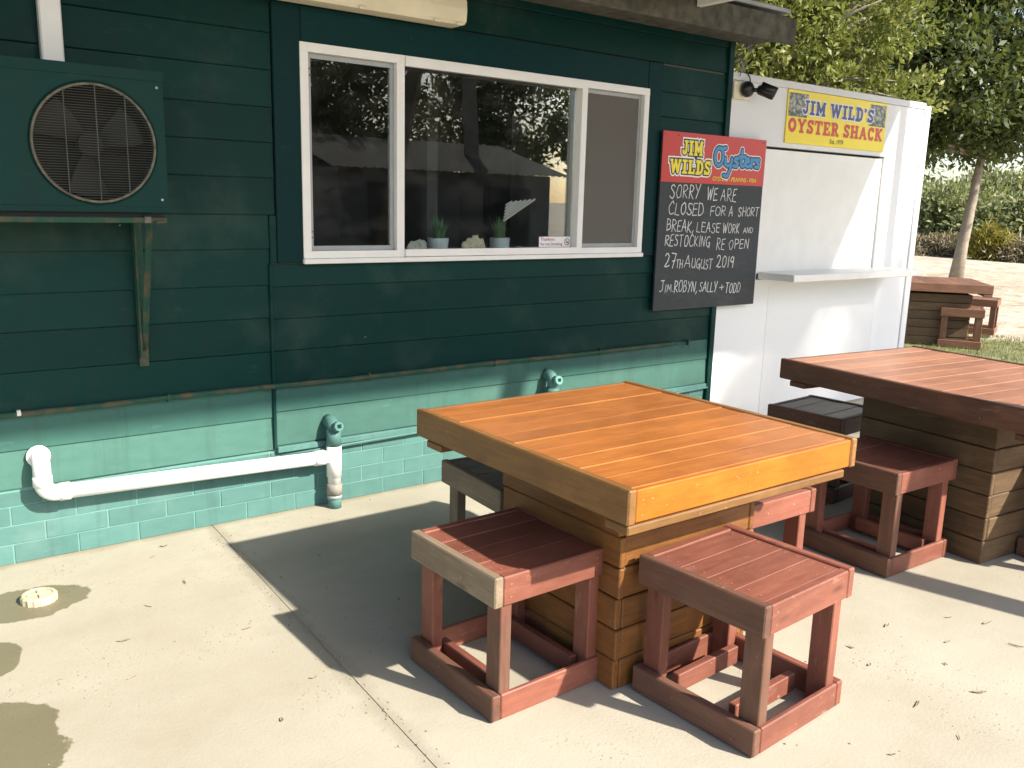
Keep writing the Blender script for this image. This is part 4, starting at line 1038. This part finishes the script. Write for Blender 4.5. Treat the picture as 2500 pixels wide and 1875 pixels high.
def tree(name, label, loc, trunk, lobes, nclus, nleaf, size, mat, group='trees around the beach', trunk_r=.2, crad=.35, seed=1, bark='bark', up=.5, droop=0, shell=.55, cat='tree', narrow=.45):
    t = thing(name, label, cat, loc, 0, group)
    pts = [Vector(p) for p in trunk]; n = len(pts)
    rr = [trunk_r * (1 - .5 * i / max(1, n - 1)) for i in range(n)]
    if cat == 'tree': rr[0] *= 1.25
    parts = [tube_data(pts, rr, 12)]
    rs = random.Random(seed)
    limb = []
    for (c, r) in lobes:
        a = pts[-1] if rs.random() < .6 else pts[-2]; c = Vector(c)
        mid = a.lerp(c, .5) + Vector((rs.uniform(-.2, .2), rs.uniform(-.2, .2), .15))
        limb.append(tube_data([a, mid, c], [trunk_r * .45, trunk_r * .28, trunk_r * .1], 7))
        for k_ in range(4):
            e = c + Vector((rs.uniform(-1, 1) * r[0], rs.uniform(-1, 1) * r[1], rs.uniform(-.6, 1) * r[2])) * .75
            limb.append(tube_data([mid, mid.lerp(e, .5) + Vector((0, 0, .1)), e], [trunk_r * .16, trunk_r * .1, trunk_r * .03], 5))
    tr = pyd('trunk', *join_data(parts), bark, t, smooth=True)
    lb = pyd('limbs', *join_data(limb), bark, t, smooth=True)
    leaf_cloud('crown', [c for c, r in lobes], [r for c, r in lobes], nclus, nleaf, size, mat, t, up=up, droop=droop, crad=crad, seed=seed, shell=shell, narrow=narrow)
    return t
# bright tree behind the kiosk
tree('leafy_tree', 'bright sunlit leafy tree rising behind the white kiosk', (11.5, 5.6, -.05), [(0, 0, 0), (.1, .1, 1.2), (.2, 0, 2.4), (.1, .1, 3.4)],
     [((-1.3, .6, 3.75), (.95, 1.0, .75)), ((-.1, .1, 3.25), (.95, 1.0, .65)), ((1.2, -.6, 3.35), (.9, 1.0, .7)), ((.5, -.3, 4.4), (1.05, 1.1, .8)), ((-.9, .5, 5.0), (1.0, 1.1, .85)), ((1.9, -1.0, 4.6), (.95, 1.0, .8)), ((-2.4, 1.7, 4.5), (1.1, 1.1, .95)), ((.6, -.2, 5.6), (1.2, 1.2, .9)), ((-2.1, 1.4, 3.1), (1.0, 1.0, .8)), ((2.3, -1.2, 3.3), (.75, .9, .6)), ((.3, .9, 2.5), (1.4, 1.0, .7)), ((-.5, .6, 6.3), (1.2, 1.2, .8)), ((-1.5, 1.0, 2.5), (1.2, 1.0, .6))],
     1350, 50, .105, 'leafbright', seed=3, crad=.2, shell=.3)
# large dark tree with the leaning trunk on the sand
tree('shade_tree', 'large dark leafy tree with pale leaning trunk on the sand', (20.85, 6.4, -.06), [(0, 0, -.1), (.10, -.02, .9), (.24, -.05, 1.9), (.38, -.06, 2.9), (.5, 0, 4.2)],
     [((-3.2, 1.6, 5.6), (2.3, 2.0, 1.8)), ((-1.5, .2, 4.6), (1.9, 1.8, 1.3)), ((.2, -.4, 4.3), (1.7, 1.6, 1.1)), ((1.9, -1.6, 4.9), (1.9, 1.8, 1.2)), ((-1.6, .6, 6.8), (2.4, 2.1, 1.8)), ((.8, -.4, 6.3), (2.3, 2.0, 1.7)), ((3.2, -2.0, 6.4), (1.7, 1.7, 1.5)), ((-.6, .3, 3.6), (1.3, 1.2, .7)), ((.35, -.1, 3.35), (.9, .9, .55)), ((-4.8, 2.6, 4.3), (1.6, 1.6, 1.4)), ((-2.8, 1.4, 3.6), (1.2, 1.2, .9)), ((-1.6, .9, 3.0), (.9, .9, .7))],
     2100, 44, .155, 'leafdark', trunk_r=.14, seed=5, crad=.34, shell=.45)
tree('sheoak_tree', 'dark tree showing behind the bright one between kiosk and shade tree', (19.0, 9.5, -.05), [(0, 0, 0), (.1, 0, 1.5), (0, .1, 3.0), (.1, .1, 4.0)],
     [((-.5, .3, 4.8), (2.2, 2.0, 1.8)), ((1.4, -.5, 4.0), (1.8, 1.8, 1.5)), ((0, 0, 6.6), (2.4, 2.2, 1.8)), ((-2.4, 1.5, 5.6), (2.0, 2.0, 1.8)), ((.6, -.5, 2.8), (1.5, 1.4, 1.0))], 1100, 40, .17, 'leafdark', seed=15, crad=.45)
# far bushes behind the sand
gb = 'bushes beyond the sand'
def bush(label, x, y, rx, rz, mat, seed, n=260, size=.22, lobes=None, droop=0, cat='bush', name='bush', up=.5, cr=.45, narrow=.45):
    rs = random.Random(seed)
    lb = [((rs.uniform(-.5, .5) * rx, rs.uniform(-.5, .5) * rx, rz * rs.uniform(.45, .75)), (rx * rs.uniform(.5, .7), rx * rs.uniform(.5, .7), rz * rs.uniform(.4, .5))) for _ in range(5)] + [((0, 0, rz * .3), (rx * .95, rx * .8, rz * .38))]
    return tree(name, label, (x, y, -.1), [(0, 0, 0), (0, 0, rz * .25), (.05, 0, rz * .45)], lb, n, 36, size, mat, gb, .07, cr, seed, up=up, droop=droop, shell=.5, cat=cat, narrow=narrow)
bush('rounded olive green bush just right of the leaning trunk', 37.5, 12.9, 2.1, 1.95, 'leafolive', 21)
bush('olive bush cut by the right edge beyond the sand', 39.0, 12.1, 2.2, 2.2, 'leafolive', 22)
bush('dim green bush left of the leaning trunk beyond the sand', 37.5, 16.2, 2.0, 2.4, 'leafolive', 23)
bush('green bush right behind the leaning trunk beyond the sand', 38.5, 14.6, 1.7, 1.35, 'leafolive', 24)
bush('drooping yellow green bush beside the leaning trunk', 33.0, 11.35, .5, 1.1, 'leafyellow', 25, 110, .2, droop=.14, narrow=.2, cr=.2)
bush('dry straw coloured brush left of the leaning trunk', 33.0, 13.6, 1.3, .75, 'leafdry', 26, 170, .24, droop=.10, narrow=.18, cr=.25)
bush('dry straw coloured brush at the right edge of the sand', 33.8, 10.7, 1.2, .7, 'leafdry', 27, 150, .24, droop=.10, narrow=.18, cr=.25)
bush('low dry brush close to the kiosk edge beyond the sand', 33.0, 15.0, 1.2, .6, 'leafdry', 28, 140, .24, droop=.10, narrow=.18, cr=.25)
for i, (x, y, rx, rz, lab) in enumerate(((60, 24.3, 4.5, 3.5, 'distant green tree mass straight above the olive bush'), (60, 22.3, 4, 3.3, 'distant green tree mass at the right edge under the sky'), (58, 26.2, 4.5, 3.1, 'distant green tree mass just left of the leaning trunk'), (57, 28.6, 5, 3.0, 'distant green tree mass partly hidden by the kiosk'))):
    bush(lab, x, y, rx, rz, 'leafolive', 40 + i, 420, .36, cr=.7, name='distant_tree', cat='tree')
# norfolk pine silhouette
pn = thing('pine_tree', 'small distant pine with tiered branches at the right edge', 'tree', (84, 33.0, 0), 0, 'trees around the beach')
tube('trunk', [(0, 0, 0), (0, 0, 6.6)], [.2, .04], 'bark', pn, 8)
parts = []
for k_ in range(12):
    z = 3.2 + k_ * .28; L_ = 1.1 * (1 - k_ / 13)
    for j in range(9):
        a = j * .698 + k_ * .4; d = Vector((math.cos(a), math.sin(a), 0)); s = Vector((-d.y, d.x, 0)) * .16
        parts.append(([d * .05 + Vector((0, 0, z)) - s, d * .05 + Vector((0, 0, z)) + s, d * L_ + Vector((0, 0, z + .12)) + s * .5, d * L_ + Vector((0, 0, z + .12)) - s * .5, d * L_ * .6 + Vector((0, 0, z - .12))], [(0, 1, 2, 3), (0, 3, 4), (1, 4, 2)]))
MAT['pine'] = plain('pine_needles', (.03, .05, .03), .7, .3, 3); pyd('branches', *join_data(parts), 'pine', pn)
# grass blades on the lawn strip
parts = []
for k_ in range(9000):
    x, y = random.uniform(9.35, 12.2), random.uniform(-1.6, 2.2)
    h = random.uniform(.02, .055); a = random.uniform(0, 6.28); s = Vector((math.cos(a), math.sin(a), 0)) * .004; b = Vector((x, y, -.035)); tp = b + Vector((random.uniform(-.02, .02), random.uniform(-.02, .02), h))
    parts.append(([b - s, b + s, tp], [(0, 1, 2)]))
V, F = join_data(parts); o = pyd('grass', V, F, 'grass'); tag(o, 'short patchy grass strip beside the paving', 'grass', kind='stuff')
at = o.data.attributes.new('rnd', 'FLOAT', 'FACE'); at.data.foreach_set('value', RNG.random(len(F)))

# things across the yard: reflected in the window, and shading the kiosk wall
sh = thing('boat_shed', 'low shed with grey corrugated roof across the yard behind the camera', 'shed', (12, -17, 0))
def SH(o): o.parent = sh; o.matrix_parent_inverse = Matrix.Translation((-12, 17, 0)); return o
SH(box('wall', 8.9, 14.9, -19.9, -14.2, -.05, 2.2, 'roomwall', bev=0, grain=False))
for (ya, za, yb, zb) in ((-13.8, 2.18, -17, 3.05), (-17, 3.05, -20.3, 2.18)):
    V, F = [], []; nx = 64
    for i in range(nx + 1):
        x = 8.6 + 6.7 * i / nx; dz = .04 * (i % 2)
        V += [(x, ya, za + dz), (x, yb, zb + dz)]
    for i in range(nx): F.append((i * 2, i * 2 + 1, i * 2 + 3, i * 2 + 2))
    SH(pyd('roof_sheet', V, F, 'oldroof'))
for x in (9.6, 12.8): SH(box('door', x, x + 1.4, -14.19, -14.15, 0, 1.9, 'dark', bev=0, grain=False))
gr = 'trees across the yard behind the camera'
for i, (x, y, h) in enumerate(((13.0, -24, 9), (20.6, -25, 10), (26.0, -23, 9))):
    tree('yard_tree', ('left', 'middle', 'right')[i] + ' of three dark trees across the yard behind the camera', (x, y, -.05), [(0, 0, 0), (.1, 0, 1.4), (.2, .1, 2.6), (.1, .2, 3.8)],
         [((-1.5, 0, 4.4), (1.9, 1.8, 1.6)), ((1.4, .3, 4.6), (1.9, 1.8, 1.6)), ((0, -.3, h - 2.6), (2.4, 2.2, 2.2)), ((.3, .2, 3.2), (1.8, 1.6, 1.2))], 420, 36, .24, 'leafdark', gr, .28, .5, 60 + i)
tree('gum_tree', 'tall slender tree across the yard whose crown dapples the kiosk wall', (13.4, -15.6, -.05), [(0, 0, 0), (-.1, .1, 3), (-.4, .2, 6.5), (-.9, .3, 10), (-1.1, .4, 11.6)],
     [((-.2, .3, 12.7), (1.2, 1.1, .8)), ((1.2, .5, 12.9), (.9, .9, .7)), ((.6, .1, 11.9), (.8, .8, .6))], 110, 30, .22, 'leafdark', gr, .22, .4, 71)
